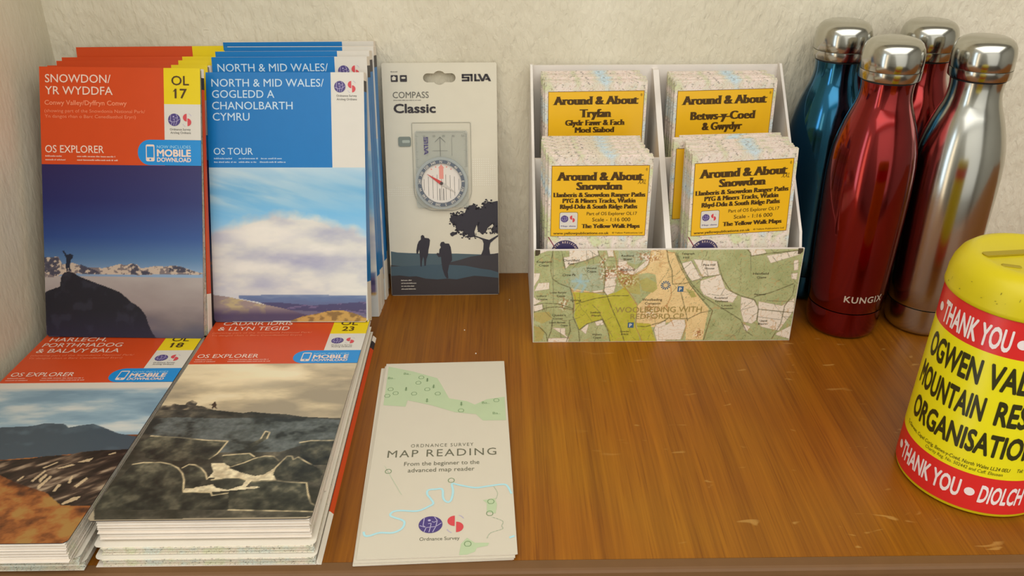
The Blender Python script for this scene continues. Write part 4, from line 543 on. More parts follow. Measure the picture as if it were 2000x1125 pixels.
# --- leaning orange maps
g1 = 'orange walking maps leaning in the corner'
make_map('frontmost leaning orange map titled SNOWDON, blue sky and dark rock on cover', pose(-0.3165, -0.1545, 0.0190, 23.1, -1.4, 0.6), 'snowdon', 0.1328, 0.2235, 0.0170, 0.0050, 'full', g1, 7)
for i, (x, yb, le, t0, t1, L, lab) in enumerate(((-0.3130, -0.1215, 18.2, .0130, .0085, .2335, 'second leaning orange map, directly behind the SNOWDON cover'), (-0.3115, -0.1055, 17.7, .0130, .0085, .2335, 'third leaning orange map from the front of the corner stack'),
        (-0.3115, -0.0885, 16.6, .0130, .008, .2325, 'fourth leaning orange map from the front of the corner stack'), (-0.3040, -0.0600, 12.3, .0085, .0075, .2345, 'rearmost leaning orange map, its top standing highest against the wall'))):
    make_map(lab, pose(x, yb, 0.0004, le, (0, 0, .6, 1.6)[i]), 'snowdon', 0.134 if i < 3 else 0.1296, L, t0, t1, 'tabs', g1, 5, flare=.0012 if i < 3 else .0003)
# --- leaning blue maps
g2 = 'blue touring maps leaning on the wall'
make_map('frontmost leaning blue map, full title NORTH & MID WALES above clouds and moor', pose(-0.1825, -0.1305, 0.0190, 21.7, -1.0, 0.0), 'tour', 0.1333, 0.2125, 0.0140, 0.0055, 'full', g2, 6)
for i, (x, yb, le, t0, t1, L, lab) in enumerate(((-0.1785, -0.0890, 12.0, .0110, .0088, .2315, 'second leaning blue map, only its first title line showing above the front one'), (-0.1775, -0.0765, 11.4, .0140, .0090, .2335, 'third leaning blue map from the front, plain blue top edge showing'),
        (-0.1743, -0.0555, 8.8, .0100, .0085, .2330, 'fourth leaning blue map from the front, just ahead of the rearmost'), (-0.1765, -0.0375, 7.4, .0065, .0050, .2340, 'rearmost leaning blue map against the wall beside the compass pack'))):
    make_map(lab, pose(x, yb, 0.0004, le, (0, .3, -.4, .8)[i]), 'tour', 0.1315 if i != 2 else 0.1290, L, t0, t1, 'title' if i == 0 else 'tabs', g2, 5)

# ------------------------------------------------------------------ compass pack
PM = pose(-0.0537, -0.0475, 0.0004, 11.5, 0.6)
cp = thing('compass_pack', 'white and black hanging card pack leaning on the wall, clear blister holding a compass', 'packaging', None, PM)
CARD = paint('white_pack_card', O(202, 194, 170), 0.4, spec=0.4)
Hc = 217.0
# card with euro slot: outline ring split in two halves around the hole
hole = []
for a in range(0, 360, 15):
    ca, sa = math.cos(math.radians(a)), math.sin(math.radians(a))
    pass
def slot():
    P = []; rr = 4.0; cx = 10.6
    for a in range(-90, 91, 15): P.append((cx + rr*math.cos(math.radians(a)), 203.8 + rr*math.sin(math.radians(a))))
    for a in range(40, 141, 20): P.append((0 + 6.4*math.cos(math.radians(a)), 203.4 + 6.6*math.sin(math.radians(a))))
    for a in range(90, 271, 15): P.append((-cx + rr*math.cos(math.radians(a)), 203.8 + rr*math.sin(math.radians(a))))
    for a in range(220, 321, 20): P.append((0 + 6.4*math.cos(math.radians(a)), 204.2 + 6.6*math.sin(math.radians(a))))
    return P
SL = slot()
bm = bmesh.new()
out = rrect(-51.6, 0, 51.6, Hc, 1.5, 3)
def loop(P): 
    vs = [bm.verts.new((a*mm, 0, c*mm)) for a, c in P]; return [bm.edges.new((vs[i], vs[(i+1) % len(vs)])) for i in range(len(vs))]
e = loop(out) + loop(SL); bmesh.ops.triangle_fill(bm, use_beauty=True, use_dissolve=False, edges=e)
g = bmesh.ops.extrude_face_region(bm, geom=bm.faces[:]); bmesh.ops.translate(bm, verts=[v for v in g['geom'] if isinstance(v, bmesh.types.BMVert)], vec=(0, 0.0006, 0))
bmesh.ops.recalc_face_normals(bm, faces=bm.faces[:])
me = bpy.data.meshes.new('backing_card'); bm.to_mesh(me); bm.free(); me.materials.append(CARD); o = bpy.data.objects.new('backing_card', me); COL.objects.link(o); o.parent = cp
y = -0.00015
for k, mat, nm in (('khill1', paint('teal_hill_print', O(72, 88, 92), 0.35), 'printed_far_hill'), ('khill2', paint('dark_hill_print', O(56, 52, 54), 0.35), 'printed_middle_hill'), ('kpath', paint('teal_water_print', O(62, 80, 88), 0.35), 'printed_water'), ('khill3', paint('black_hill_print', O(50, 44, 44), 0.35), 'printed_near_hill')):
    if k == 'kpath':
        P = [(-51.4, 24), (-51.4, 29), (-30, 29.5), (-12, 30.5), (5, 30), (20, 29), (34, 26), (44, 24.5), (51.4, 22), (51.4, 14), (-51.4, 14)]
    else: P = [(max(-51.4, min(51.4, a)), max(0.4, c)) for a, c in TR[k]]
    m = MB(); m.flat(sc(P)[::-1] if False else sc(P), y); m.build(nm, mat, cp); y -= 0.00006
SIL = paint('silhouette_print', O(46, 42, 48), 0.35)
m = MB()
for P in (TR['kman1'], TR['kman2']): m.flat(sc(P), y)
m.build('printed_walkers', SIL, cp)
m = MB(); rnd = random.Random(4)
for P in TR['ktree']: m.flat(sc([(min(a, 51.4), c) for a, c in P]), y)
for i in range(150):
    P = TR['ktree'][1]; a, c = rnd.choice(P); a += rnd.uniform(-2.2, 2.2); c += rnd.uniform(-2, 2); r = rnd.uniform(.4, 1.1)
    if a + r < 51.3: m.flat(sc(circ(a, c, r, r*rnd.uniform(.6, 1), n=5)), y)
m.build('printed_tree', SIL, cp)
m = MB(); text_into(m, 'COMPASS', -42.4*mm, 186.3*mm, 5.4*mm, 32.4*mm, y, 0.0); greek(m, -42*mm, -17*mm, 184*mm, .9*mm, y, rnd); greek(m, -43.5*mm, -37.5*mm, 209*mm, 1.1*mm, y, rnd); m.build('small_lettering', GREY, cp)
m = MB(); text_into(m, 'Classic', -42.2*mm, 173.2*mm, 7.6*mm, 38.2*mm, y, 0.03)
m.build('bold_lettering', DARK, cp); m = MB()
# maker's word mark, cut letters
def bar(x0, z0, x1, z1): m.flat([(x0*mm, z0*mm), (x1*mm, z0*mm), (x1*mm, z1*mm), (x0*mm, z1*mm)], y)
def wordmark(X0, Z0, s, put):
    for q in ([(0,0),(6.6,0),(6.6,1.6),(0,1.6)], [(5,0),(6.9,0),(6.9,3.9),(5,3.9)], [(0.2,2.6),(6.9,2.6),(6.9,4.0),(0.2,4.0)], [(0,2.6),(1.9,2.6),(1.9,6.4),(0,6.4)], [(0,4.9),(9.6,4.9),(9.6,6.4),(0,6.4)],
              [(7.9,0),(9.8,0),(9.8,6.4),(7.9,6.4)], [(11.2,0),(13.1,0),(13.1,6.4),(11.2,6.4)], [(11.2,0),(16.4,0),(16.4,1.6),(11.2,1.6)],
              [(14.2,6.4),(16.6,6.4),(19.6,0),(17.6,0)], [(17.6,0),(19.8,0),(22.8,6.4),(20.8,6.4)], [(20.8,6.4),(23.2,6.4),(26.4,0),(24.2,0)], [(20.8,1.2),(25,1.2),(25,2.5),(21.6,2.5)]):
        put([(X0 + a*s, Z0 + c*s) for a, c in q])
wordmark(20.2*mm, 200.6*mm, mm, lambda q: m.flat(q, y))
m.build('word_mark', DARK, cp); m = MB()
for x in (-43.5, -35.3): m.flat(sc(rrect(x, 200.6, x+6.2, 206.4, .5, 2)), y)
m.build('pack_icons', DARK, cp)
m = MB(); m.flat(sc([(-42.4, 202), (-39.2, 202), (-39.2, 203.8), (-38.4, 203.8), (-40.8, 205.8), (-43, 203.8), (-42.4, 203.8)]), y - .00006); m.flat(sc(circ(-32.2, 204, 2, .9, n=10)), y - .00006)
m.build('icon_print', CARD, cp)
m = MB()
for row in range(5):
    for c in range(15):
        if row < 3 - abs(c-7)//4 + 2: m.flat(sc([(-50+c*1.75+.0, 97+row*1.9), (-49.1+c*1.75, 97+row*1.9), (-49.1+c*1.75, 97.9+row*1.9), (-50+c*1.75, 97.9+row*1.9)]), y)
m.build('dot_print', paint('pale_dot_print', O(216, 210, 190), 0.4), cp); m = MB()
for row in range(13):
    for c in range(11 - (row > 9)*3): m.flat(sc([(28.5+c*2, 106+row*2), (29.5+c*2, 106+row*2), (29.5+c*2, 107+row*2), (28.5+c*2, 107+row*2)]), y)
m.build('dot_print', paint('pale_dot_print', O(216, 210, 190), 0.4), cp)
m = MB()
for i, wd in enumerate((10, 14, 12, 13.5)): greek(m, -42*mm, (-42+wd)*mm, (14.8-2.9*i)*mm, 1.2*mm, y, rnd)
m.build('foot_lettering', PAPER, cp)
# blister
def clear(name, tint, alpha, rough=0.05):
    m_ = bpy.data.materials.new(name); m_.use_nodes = True; nt = m_.node_tree; b_ = nt.nodes['Principled BSDF']; o_ = nt.nodes['Material Output']
    b_.inputs['Base Color'].default_value = tint; b_.inputs['Roughness'].default_value = rough; b_.inputs['Specular IOR Level'].default_value = 0.6
    t = nt.nodes.new('ShaderNodeBsdfTransparent'); mx = nt.nodes.new('ShaderNodeMixShader'); mx.inputs[0].default_value = alpha
    n_ = nt.nodes.new('ShaderNodeTexNoise'); n_.inputs['Scale'].default_value = 120; bp_ = nt.nodes.new('ShaderNodeBump'); bp_.inputs['Strength'].default_value = 0.15; bp_.inputs['Distance'].default_value = 0.0005
    tc_ = nt.nodes.new('ShaderNodeTexCoord'); nt.links.new(tc_.outputs['Object'], n_.inputs['Vector']); nt.links.new(n_.outputs['Fac'], bp_.inputs['Height']); nt.links.new(bp_.outputs[0], b_.inputs['Normal'])
    nt.links.new(t.outputs[0], mx.inputs[1]); nt.links.new(b_.outputs[0], mx.inputs[2]); nt.links.new(mx.outputs[0], o_.inputs['Surface']); return m_
CLEAR = clear('clear_blister', (0.6, 0.6, 0.54, 1), 0.08)
def outline(x0, x1, zt, zb, rb, rt, n=12):
    P = []
    for a in range(180, 271, 90//n): P.append((x0 + rb + rb*math.cos(math.radians(a)), zb + rb*1.0 + rb*math.sin(math.radians(a))))
    for a in range(270, 361, 90//n): P.append((x1 - rb + rb*math.cos(math.radians(a)), zb + rb*1.0 + rb*math.sin(math.radians(a))))
    for a in range(0, 91, 30): P.append((x1 - rt + rt*math.cos(math.radians(a)), zt - rt + rt*math.sin(math.radians(a))))
    for a in range(90, 181, 30): P.append((x0 + rt + rt*math.cos(math.radians(a)), zt - rt + rt*math.sin(math.radians(a))))
    return P
levels = [(-27.5, 28.2, 165.0, 81.5, 20, 1.0, -.0004), (-26.3, 27.2, 164.0, 82.7, 20, 1.0, -.0004), (-26.0, 26.9, 163.6, 83.0, 20, 1.0, -.0065), (-25.0, 25.9, 162.6, 84.0, 19.5, 1.0, -.0085)]
vs = []; fs = []
Ls = [outline(a, b_, c, d, e_, f_) for a, b_, c, d, e_, f_, _ in levels]; n = len(Ls[0])
for P, lv in zip(Ls, levels): vs += [(a*mm, lv[6], c*mm) for a, c in P]
for j in range(3): fs += [(j*n+i, j*n+(i+1) % n, (j+1)*n+(i+1) % n, (j+1)*n+i) for i in range(n)]
fs.append(tuple(3*n+i for i in range(n)))
m = MB(); m.add(vs, fs); o = m.build('blister', CLEAR, cp, True); smooth_by_angle(o, 30)
# rim line where the blister leaves the card
m = MB()
def ring_line(m, P, wd, y):
    for (a, c), (d, e_) in zip(P, P[1:] + P[:1]):
        L = math.hypot(d-a, e_-c) or 1; nx, nz = -(e_-c)/L*wd/2, (d-a)/L*wd/2; m.flat([(a-nx, c-nz), (d-nx, e_-nz), (d+nx, e_+nz), (a+nx, c+nz)], y)
ring_line(m, sc(Ls[1]), .35*mm, -.0005); m.build('blister_seam', paint('seam_grey', O(140, 136, 118), .4), cp)
m = MB(); m.prism(sc(rrect(-39.1, 142.8, -27.6, 151.6, 1.6, 4)), -.0012, -.0001); m.build('cord_toggle', paint('grey_cord_toggle', O(118, 124, 112), .35), cp)
m = MB(); m.flat(sc(rrect(-35.5, 146, -28.5, 148.6, .8, 3)), -.0013); m.build('toggle_loop', paint('pale_cord', O(160, 166, 150), .5), cp)
# the compass itself
co = thing('compass', 'clear baseplate compass with red needle, seen through the blister of the pack', 'compass', None, PM @ Matrix.Translation((-.0002, -.0010, .0)))
PLATE = clear('clear_baseplate', (0.62, 0.64, 0.56, 1), 0.34, .1)
m = MB(); m.prism(sc(rrect(-23.6, 86, 24.6, 157, 2, 4)), -.0022, -.0001); m.build('baseplate', PLATE, co)
m = MB(); yy = -.00235
for i in range(31): 
    z = 124 + i*1.0; m.flat(sc([(24-(1.6+(i % 5 == 0)*1.3), z), (24, z), (24, z+.28), (24-(1.6+(i % 5 == 0)*1.3), z+.28)]), yy)
for i in range(22):
    z = 124 + i*1.4; m.flat(sc([(-23, z), (-23+1.2+(i % 5 == 0), z), (-23+1.2+(i % 5 == 0), z+.28), (-23, z+.28)]), yy)
for i in range(45):
    x = -22 + i*1.0; h = 1.2+(i % 5 == 0)*.9; m.flat(sc([(x, 156.4-h), (x+.25, 156.4-h), (x+.25, 156.4), (x, 156.4)]), yy)
for i, s in enumerate(('10', '20', '30', '40', '50')): text_into(m, s, (-15+8.8*i)*mm, 151.3*mm, 1.9*mm, None, yy, 0, align='C')
for x in (-12.6, 9.9): m.flat(sc([(x, 134), (x+.3, 134), (x+.3, 151), (x, 151)]), yy)
for q in ([(-.9, 134), (-.3, 134), (-.3, 151.5), (-.9, 151.5)], [(-.6, 151.8), (-.2, 151.2), (-5.2, 146.6), (-5.4, 147)], [(-.6, 151.8), (-1, 151.2), (4, 146.4), (4.2, 146.9)], [(-8, 138.6), (6, 138.6), (6, 139), (-8, 139)]): m.flat(sc(q), yy)
m.build('scale_print', paint('grey_scale_ink', O(105, 104, 96), .4), co)
m = MB(); wordmark(0, 0, .62*mm, lambda q: m.flat([(-.0155 + c*1.0, .1515 - a) for a, c in q], yy)); m.build('plate_lettering', PURP, co)
cx, cz = -.2, 109.2
m = MB(); R = []
def ringprof(m, r0, r1, y0, y1, n=48):
    """flat ring with thickness in the card plane"""
    vs = []; 
    for r, yv in ((r0, y1), (r0, y0), (r1, y0), (r1, y1)):
        vs += [((cx + r*math.cos(2*math.pi*i/n))*mm, yv, (cz + r*math.sin(2*math.pi*i/n))*mm) for i in range(n)]
    m.add(vs, [(j*n+i, j*n+(i+1) % n, ((j+1) % 4)*n+(i+1) % n, ((j+1) % 4)*n+i) for j in range(4) for i in range(n)])
ringprof(m, 21.6, 24.2, -.0052, -.0023); m.build('outer_ring', clear('clear_ring', (.6, .64, .62, 1), .5, .15), co)
m = MB(); ringprof(m, 18.6, 21.5, -.0058, -.0023); m.build('bezel', paint('dark_bezel', O(78, 86, 98), .3), co)
m = MB()
for i, s in enumerate(('N', '20', '40', '60', 'E', '120', '140', '160', 'S', '200', '220', '240', 'W', '280', '300', '320', '340')):
    a = math.radians(90 - i*360/17); v, f = glyphs(s, .01); xs = [p[0] for p in v]; mid = (min(xs)+max(xs))/2; s_ = 2.2*mm/CAP
    t = a - math.pi/2; ct, st = math.cos(t), math.sin(t); bx, bz = (cx + 18.95*math.cos(a))*mm, (cz + 18.95*math.sin(a))*mm
    m.add([(bx + (p[0]-mid)*s_*ct - p[1]*s_*st, -.0059 - p[2]*6e-6, bz + (p[0]-mid)*s_*st + p[1]*s_*ct) for p in v], f)
m.build('bezel_lettering', PAPER, co)
m = MB(); m.prism(sc(circ(cx, cz, 18.5, n=48)), -.0036, -.0023); m.build('capsule', paint('pale_capsule', O(218, 208, 192), .3), co)
m = MB()
for x in range(-16, 17, 4): h = math.sqrt(18.2**2 - x*x); m.flat(sc([(cx+x-.15, cz-h+2), (cx+x+.15, cz-h+2), (cx+x+.15, cz+h*.45), (cx+x-.15, cz+h*.45)]), -.0037)
for x in (-1.7, 1.7): m.flat(sc([(cx+x-.3, cz-16), (cx+x+.3, cz-16), (cx+x+.3, cz-5), (cx+x-.3, cz-5)]), -.0037)
m.build('capsule_lines', DARK, co)
m = MB(); m.flat(sc([(cx-2, cz+4), (cx+2, cz+4), (cx+2, cz+14), (cx+2.9, cz+14), (cx, cz+17.5), (cx-2.9, cz+14), (cx-2, cz+14)]), -.00372)
for s in (-1, 1):
    for a, z in ((5, 15), (9, 13)): m.flat(sc(circ(cx+s*a, cz+z, .7, n=8)), -.00372)
m.build('orienting_arrow', paint('salmon_arrow_ink', O(224, 138, 120), .4), co)
m = MB(); m.prism(sc([(cx-13.2, cz+8.8), (cx-1.0, cz-1.3), (cx+1.0, cz+1.3)]), -.0046, -.0042); m.build('needle', paint('red_needle', O(196, 36, 32), .3), co, label='red pointing half of needle')
m = MB(); m.prism(sc([(cx+1.0, cz+1.3), (cx-1.0, cz-1.3), (cx+13.2, cz-8.8)]), -.0046, -.0042); m.build('needle_tail', paint('white_needle', O(190, 182, 168), .3), co, label='white half of needle')
m = MB(); m.prism(sc(circ(cx, cz, 1.5, n=14)), -.0050, -.0037); m.build('pivot', paint('black_pivot', O(60, 40, 38), .3), co)

# ------------------------------------------------------------------ display box of small yellow walk maps
bx = thing('display_box', 'white cardboard counter display box, map printed front, holding small yellow maps', 'box', None, Matrix.Translation((0.0274, 0, 0)))
WC = paint('white_box_card', O(212, 204, 190), 0.55, spec=0.3, var=.03); BW = 0.2250; yF = -0.137; yB = -0.0055; zB = 0.2120; zF = 0.0892; th = 0.0018
SIDEM = map_print('box_side_print', (214, 205, 178), 9.0)
b = MB(); b.box(0, yF+.0001, .0002, BW, yF+th, zF); b.build('front_panel', WC, bx)
b = MB(); b.box(.002, yB-th, .0002, BW-.002, yB, zB-.001); b.build('back_panel', WC, bx)
sidep = [(yF+th, .0002), (yB, .0002), (yB, zB), (yB-.006, zB+.0006), (yF+.012, zF+.010), (yF+.006, zF-.004), (yF+th, zF-.006)]
for x0, nm in ((0, 'left'), (BW-.0022, 'right')):
    b = MB(); b.xprism(sidep, x0, x0+.0022); b.build('side_panel', [WC], bx)
b = MB(); b.xprism([(yF+th, .002), (yB-th, .002), (yB-th, zB-.004), (yB-.008, zB-.004), (yF+th, zF-.001)], .1097, .1147); b.build('divider', WC, bx)
b = MB(); b.box(.0024, -.0765, .002, .1096, -.0747, .1475); b.build('cross_panel', WC, bx); b = MB(); b.box(.1148, -.0765, .002, BW-.0024, -.0747, .1475); b.build('cross_panel', WC, bx)
b = MB(); b.box(.0024, -.0745, .0372, .1096, yB-th-.0002, .0388); b.build('raised_floor', WC, bx); b = MB(); b.box(.1148, -.0745, .0372, BW-.0024, yB-th-.0002, .0388); b.build('raised_floor', WC, bx)
def boxmap(X, Z):
    x = X/mm; z = Z/mm; base = np.ones(x.shape+(3,))*np.array((162, 166, 116.)); n = fbm(x/14, z/14, 201, 5); c = base + ((n-.5)*26)[..., None]*np.array((1, .8, .9))
    c = mixc(c, (150, 166, 140), np.exp(-(((x-38)/14)**2+((z-58)/13)**2))*.7)
    for p in TR['bpale']: c = mixc(c, (164, 172, 142), inpoly(x, z, p)*.8)
    for p in TR['bbrownL']: c = mixc(c, (168, 156, 92), inpoly(x, z, p))
    for p in TR['borange']: c = mixc(c, (216, 188, 132), inpoly(x, z, p)*.95)
    for p in TR['bgreen2']: c = mixc(c, (166, 160, 92), inpoly(x, z, p))
    for p in TR['bolive']: c = mixc(c, (176, 170, 58), inpoly(x, z, p)*.95)
    c = c + ((fbm(x/5, z/5, 211, 4)-.5)*20)[..., None]
    for p in TR['bfields_w']:
        q = inpoly(x, z, p); c = mixc(c, (218, 206, 184), q); d = linedist(x, z, list(p)+[p[0]]); c = mixc(c, (128, 108, 84), np.clip(1-d/.32, 0, 1)*.55)
    # contour lines in the woods and town clusters
    f = (fbm(x/30, z/30, 221, 4)*16) % 1; c = mixc(c, (186, 140, 88), ((f < .09)*.42))
    for (a, b_, r1, r2) in ((60, 66, 5, 9), (72, 70, 12, 6), (26, 38, 5, 7), (79, 60, 10, 7), (96, 83, 12, 6), (101, 30, 8, 8), (144, 8, 5, 5), (58, 78, 4, 7)):
        k = np.exp(-(((x-a)/r1)**2+((z-b_)/r2)**2)); nn = vnoise(x/1.0, z/1.0, 231); c = mixc(c, (150, 96, 60), (nn > .62)*np.clip(k*1.6-.3, 0, 1)*.8); c = mixc(c, (226, 210, 190), (nn < .3)*np.clip(k*1.6-.3, 0, 1)*.8)
    for p in TR['bcont']: c = mixc(c, (168, 112, 62), np.clip(1.2-linedist(x, z, p)/.42, 0, 1)*.75)
    for p in TR['bthin']: c = mixc(c, (96, 88, 68), np.clip(1.2-linedist(x, z, p)/.28, 0, 1)*.8)
    iso = (fbm(x/17+5, z/17, 261, 3)*9) % 1; wood = ((c[..., 1] > c[..., 0]*.98)); c = mixc(c, (104, 110, 70), ((iso < .045)*wood*.6))
    rs = np.random.RandomState(5)
    for k in range(34):
        a0 = rs.uniform(0, 225); b0 = rs.uniform(0, 88); an = rs.uniform(0, 6.28); P = [(a0, b0)]
        for q_ in range(6): an += rs.uniform(-.5, .5); P.append((P[-1][0] + 4.2*math.cos(an), P[-1][1] + 4.2*math.sin(an)))
        c = mixc(c, (92, 88, 60), np.clip(1.2-linedist(x, z, P)/(.26 if k % 3 else .36), 0, 1)*.62*(vnoise(x/.9, z/.9, 300+k) > .3))
    dash = .55+.45*(vnoise(x/1.3, z/1.3, 241) > .42)
    for p in TR['broad']: c = mixc(c, (84, 78, 48), np.clip(1.2-linedist(x, z, p)/.5, 0, 1)*.85*dash)
    wl = vnoise(x/.9, z/.9, 251); c = mixc(c, (108, 106, 70), (wl > .86)*.35)
    for p in ([(36, 62), (44, 56), (41, 50)], [(40, 66), (39, 58), (35, 52)], [(33, 60), (46, 60)]): c = mixc(c, (150, 180, 180), np.clip(1.2-linedist(x, z, p)/1.6, 0, 1)*.7)
    c = mixc(c, (214, 204, 186), (z > zF/mm-1.0)*.7)
    return c
picture('front_map_print', bx, 0.0004, BW-.0004, .0006, zF-.0003, .42*mm, boxmap, art_mat('box_print', .45, .3), yF)
def multi(root, nm, mat, y, items):
    m = MB()
    for s, x, z, cap, wd in items: text_into(m, s, x*mm, z*mm, cap*mm, wd*mm if wd else None, y, .006)
    o_ = m.build(nm, mat, root); o_['kind'] = 'stuff'; return o_
multi(bx, 'parish_lettering', paint('parish_ink', O(146, 128, 70), .5), yF-.0002, [('WOOLBEDING WITH', 70.5, 29.6, 5.2, 74.5), ('REDFORD CP', 84, 23.2, 4.8, 46)])
multi(bx, 'place_lettering', paint('map_name_ink', O(70, 64, 44), .5), yF-.0002, [('Churchfield', 24.6, 78.6, 2.1, 13.5), ('Row', 28.8, 75.6, 2.0, 5), ('Kingsham', 2.5, 77.5, 1.8, 12), ('Copse', 4.5, 74.2, 2.0, 8), ('Hound', 44.5, 71.4, 1.9, 8), ('Copse', 45, 68.2, 2.0, 7.5), ('Crow Pk', 24.4, 65.0, 2.2, 11),
    ('Lower Barnett', 14, 48.6, 1.7, 14), ('Copse', 20, 45.2, 1.9, 7), ('Lidford', 3, 45.4, 1.7, 8), ('Copse', 4, 42.3, 1.7, 8), ('Iping', 32, 41, 2.0, 9), ('Woolbeding', 93, 40.8, 2.3, 17), ('Common', 95.5, 37.2, 2.2, 13.5), ('Stedham', 49, 29, 1.7, 9), ('Marsh', 50.5, 26, 1.7, 7.5), ('Queen\'s', 16.5, 26.5, 2.0, 11.5), ('Corner', 17, 23.2, 1.7, 9),
    ('Lower Barnett', 14, 19.4, 1.6, 14), ('Copse', 24, 16.4, 1.7, 6), ('Winters', 51.5, 7.0, 1.8, 8.5), ('Copse', 52.5, 3.9, 1.8, 7), ('Redford', 73, 82.6, 1.8, 10), ('Wood', 74.5, 79.6, 1.8, 7), ('Redford', 72.5, 69.4, 2.3, 12), ('Telegraph', 123, 84.2, 1.7, 10.5), ('Hill', 124.5, 80.6, 1.7, 5), ('Pine Hill', 142, 73.6, 1.9, 10), ('House', 143.6, 70.4, 1.9, 8),
    ('Henfield', 185, 65, 2.0, 13), ('Copse', 188.5, 61.6, 1.9, 8), ('Russland', 154.8, 42.2, 1.9, 11), ('Farmhouse', 155.8, 38.9, 1.9, 11), ('Linch', 161.6, 35, 1.5, 9), ('Common', 161, 32.1, 1.5, 11), ('Harwood', 188.5, 45.4, 1.8, 9.5), ('Upper', 196.4, 19.4, 1.8, 7), ('Barn', 195.5, 16.4, 1.8, 8), ('Lowder', 76, 10, 1.6, 8), ('Mill', 77, 7, 1.6, 6)])
m = MB()
for i in range(12):
    a = 2*math.pi*i/12; ca, sa = math.cos(a), math.sin(a); c0, c1 = 1.8, 4.2; n_ = .28
    m.flat(sc([(111.9+c0*ca-n_*sa, 55.6+c0*sa+n_*ca), (111.9+c0*ca+n_*sa, 55.6+c0*sa-n_*ca), (111.9+c1*ca+n_*sa*2, 55.6+c1*sa-n_*2*ca), (111.9+c1*ca-n_*sa*2, 55.6+c1*sa+n_*2*ca)]), yF-.0002)
m.build('visitor_symbol', paint('visitor_blue_ink', O(60, 92, 118), .5), bx)
for x, z in ((122.4, 49.3), (82.2, 14.4)):
    m = MB(); m.flat(sc([(x, z), (x+5, z), (x+5, z+5.2), (x, z+5.2)]), yF-.0002)
    m.build('parking_symbol', paint('visitor_blue_ink', O(60, 92, 118), .5), bx)
m = MB()
for x, z in ((123.6, 50.2), (83.4, 15.3)): text_into(m, 'P', x*mm, z*mm, 3.2*mm, 2.2*mm, yF-.0003, .02)
m.build('parking_letters', PAPER, bx)
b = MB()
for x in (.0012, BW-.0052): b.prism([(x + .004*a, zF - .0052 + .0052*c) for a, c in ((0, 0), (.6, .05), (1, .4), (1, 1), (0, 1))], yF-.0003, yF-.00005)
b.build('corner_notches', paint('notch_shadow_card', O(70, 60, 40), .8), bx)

_fg = {}
def fatglyphs(s):
    """display face: the plain letters thickened sideways only, with slab serifs on flat stem ends"""
    if s in _fg: return _fg[s]
    v, f = glyphs(s); v = [(p[0], p[1]) for p in v]
    cnt = {}
    for q in f:
        for a, b in zip(q, q[1:] + q[:1]): k = (min(a, b), max(a, b)); cnt[k] = cnt.get(k, 0) + 1
    # vertices of neighbouring faces may be doubled: match by position
    key = lambda i: (round(v[i][0], 4), round(v[i][1], 4)); cp = {}
    for (a, b) in cnt: k = tuple(sorted((key(a), key(b)))); cp[k] = cp.get(k, 0) + cnt[(a, b)]
    V, F = [], []
    D = (-.075, -.05, -.025, 0, .025, .05, .075); n = len(v)
    for k, d in enumerate(D):
        F += [tuple(i + n*k for i in q) for q in f]; V += [(p[0] + d, p[1]*1.0, k*1.0) for p in v]
    xh = max(p[1] for p in glyphs('x')[0]); asc = max(p[1] for p in glyphs('l')[0])
    for (pa, pb), c in cp.items():
        if c != 1 or abs(pa[1]-pb[1]) > .006: continue
        w_ = abs(pa[0]-pb[0]); yv = (pa[1]+pb[1])/2
        if w_ < .03 or w_ > .16: continue
        if abs(yv) < .012: z0, z1 = -.0, .045
        elif abs(yv-xh) < .015 or abs(yv-CAP) < .015 or abs(yv-asc) < .015: z0, z1 = yv-.045, yv
        else: continue
        x0, x1 = min(pa[0], pb[0])-.125, max(pa[0], pb[0])+.125; k = len(V); V += [(x0, z0, 8), (x1, z0, 8), (x1, z1, 8), (x0, z1, 8)]; F.append((k, k+1, k+2, k+3))
    _fg[s] = (V, F); return V, F
def fat_line(m, s, x0, zb, cap, width, y):
    v, f = fatglyphs(s); xs = [p[0] for p in v]; a, b = min(xs), max(xs); sx = width/(b-a); sz = cap/CAP
    m.add([(x0 + (p[0]-a)*sx, y - p[2]*5e-6, zb + p[1]*sz) for p in v], f)

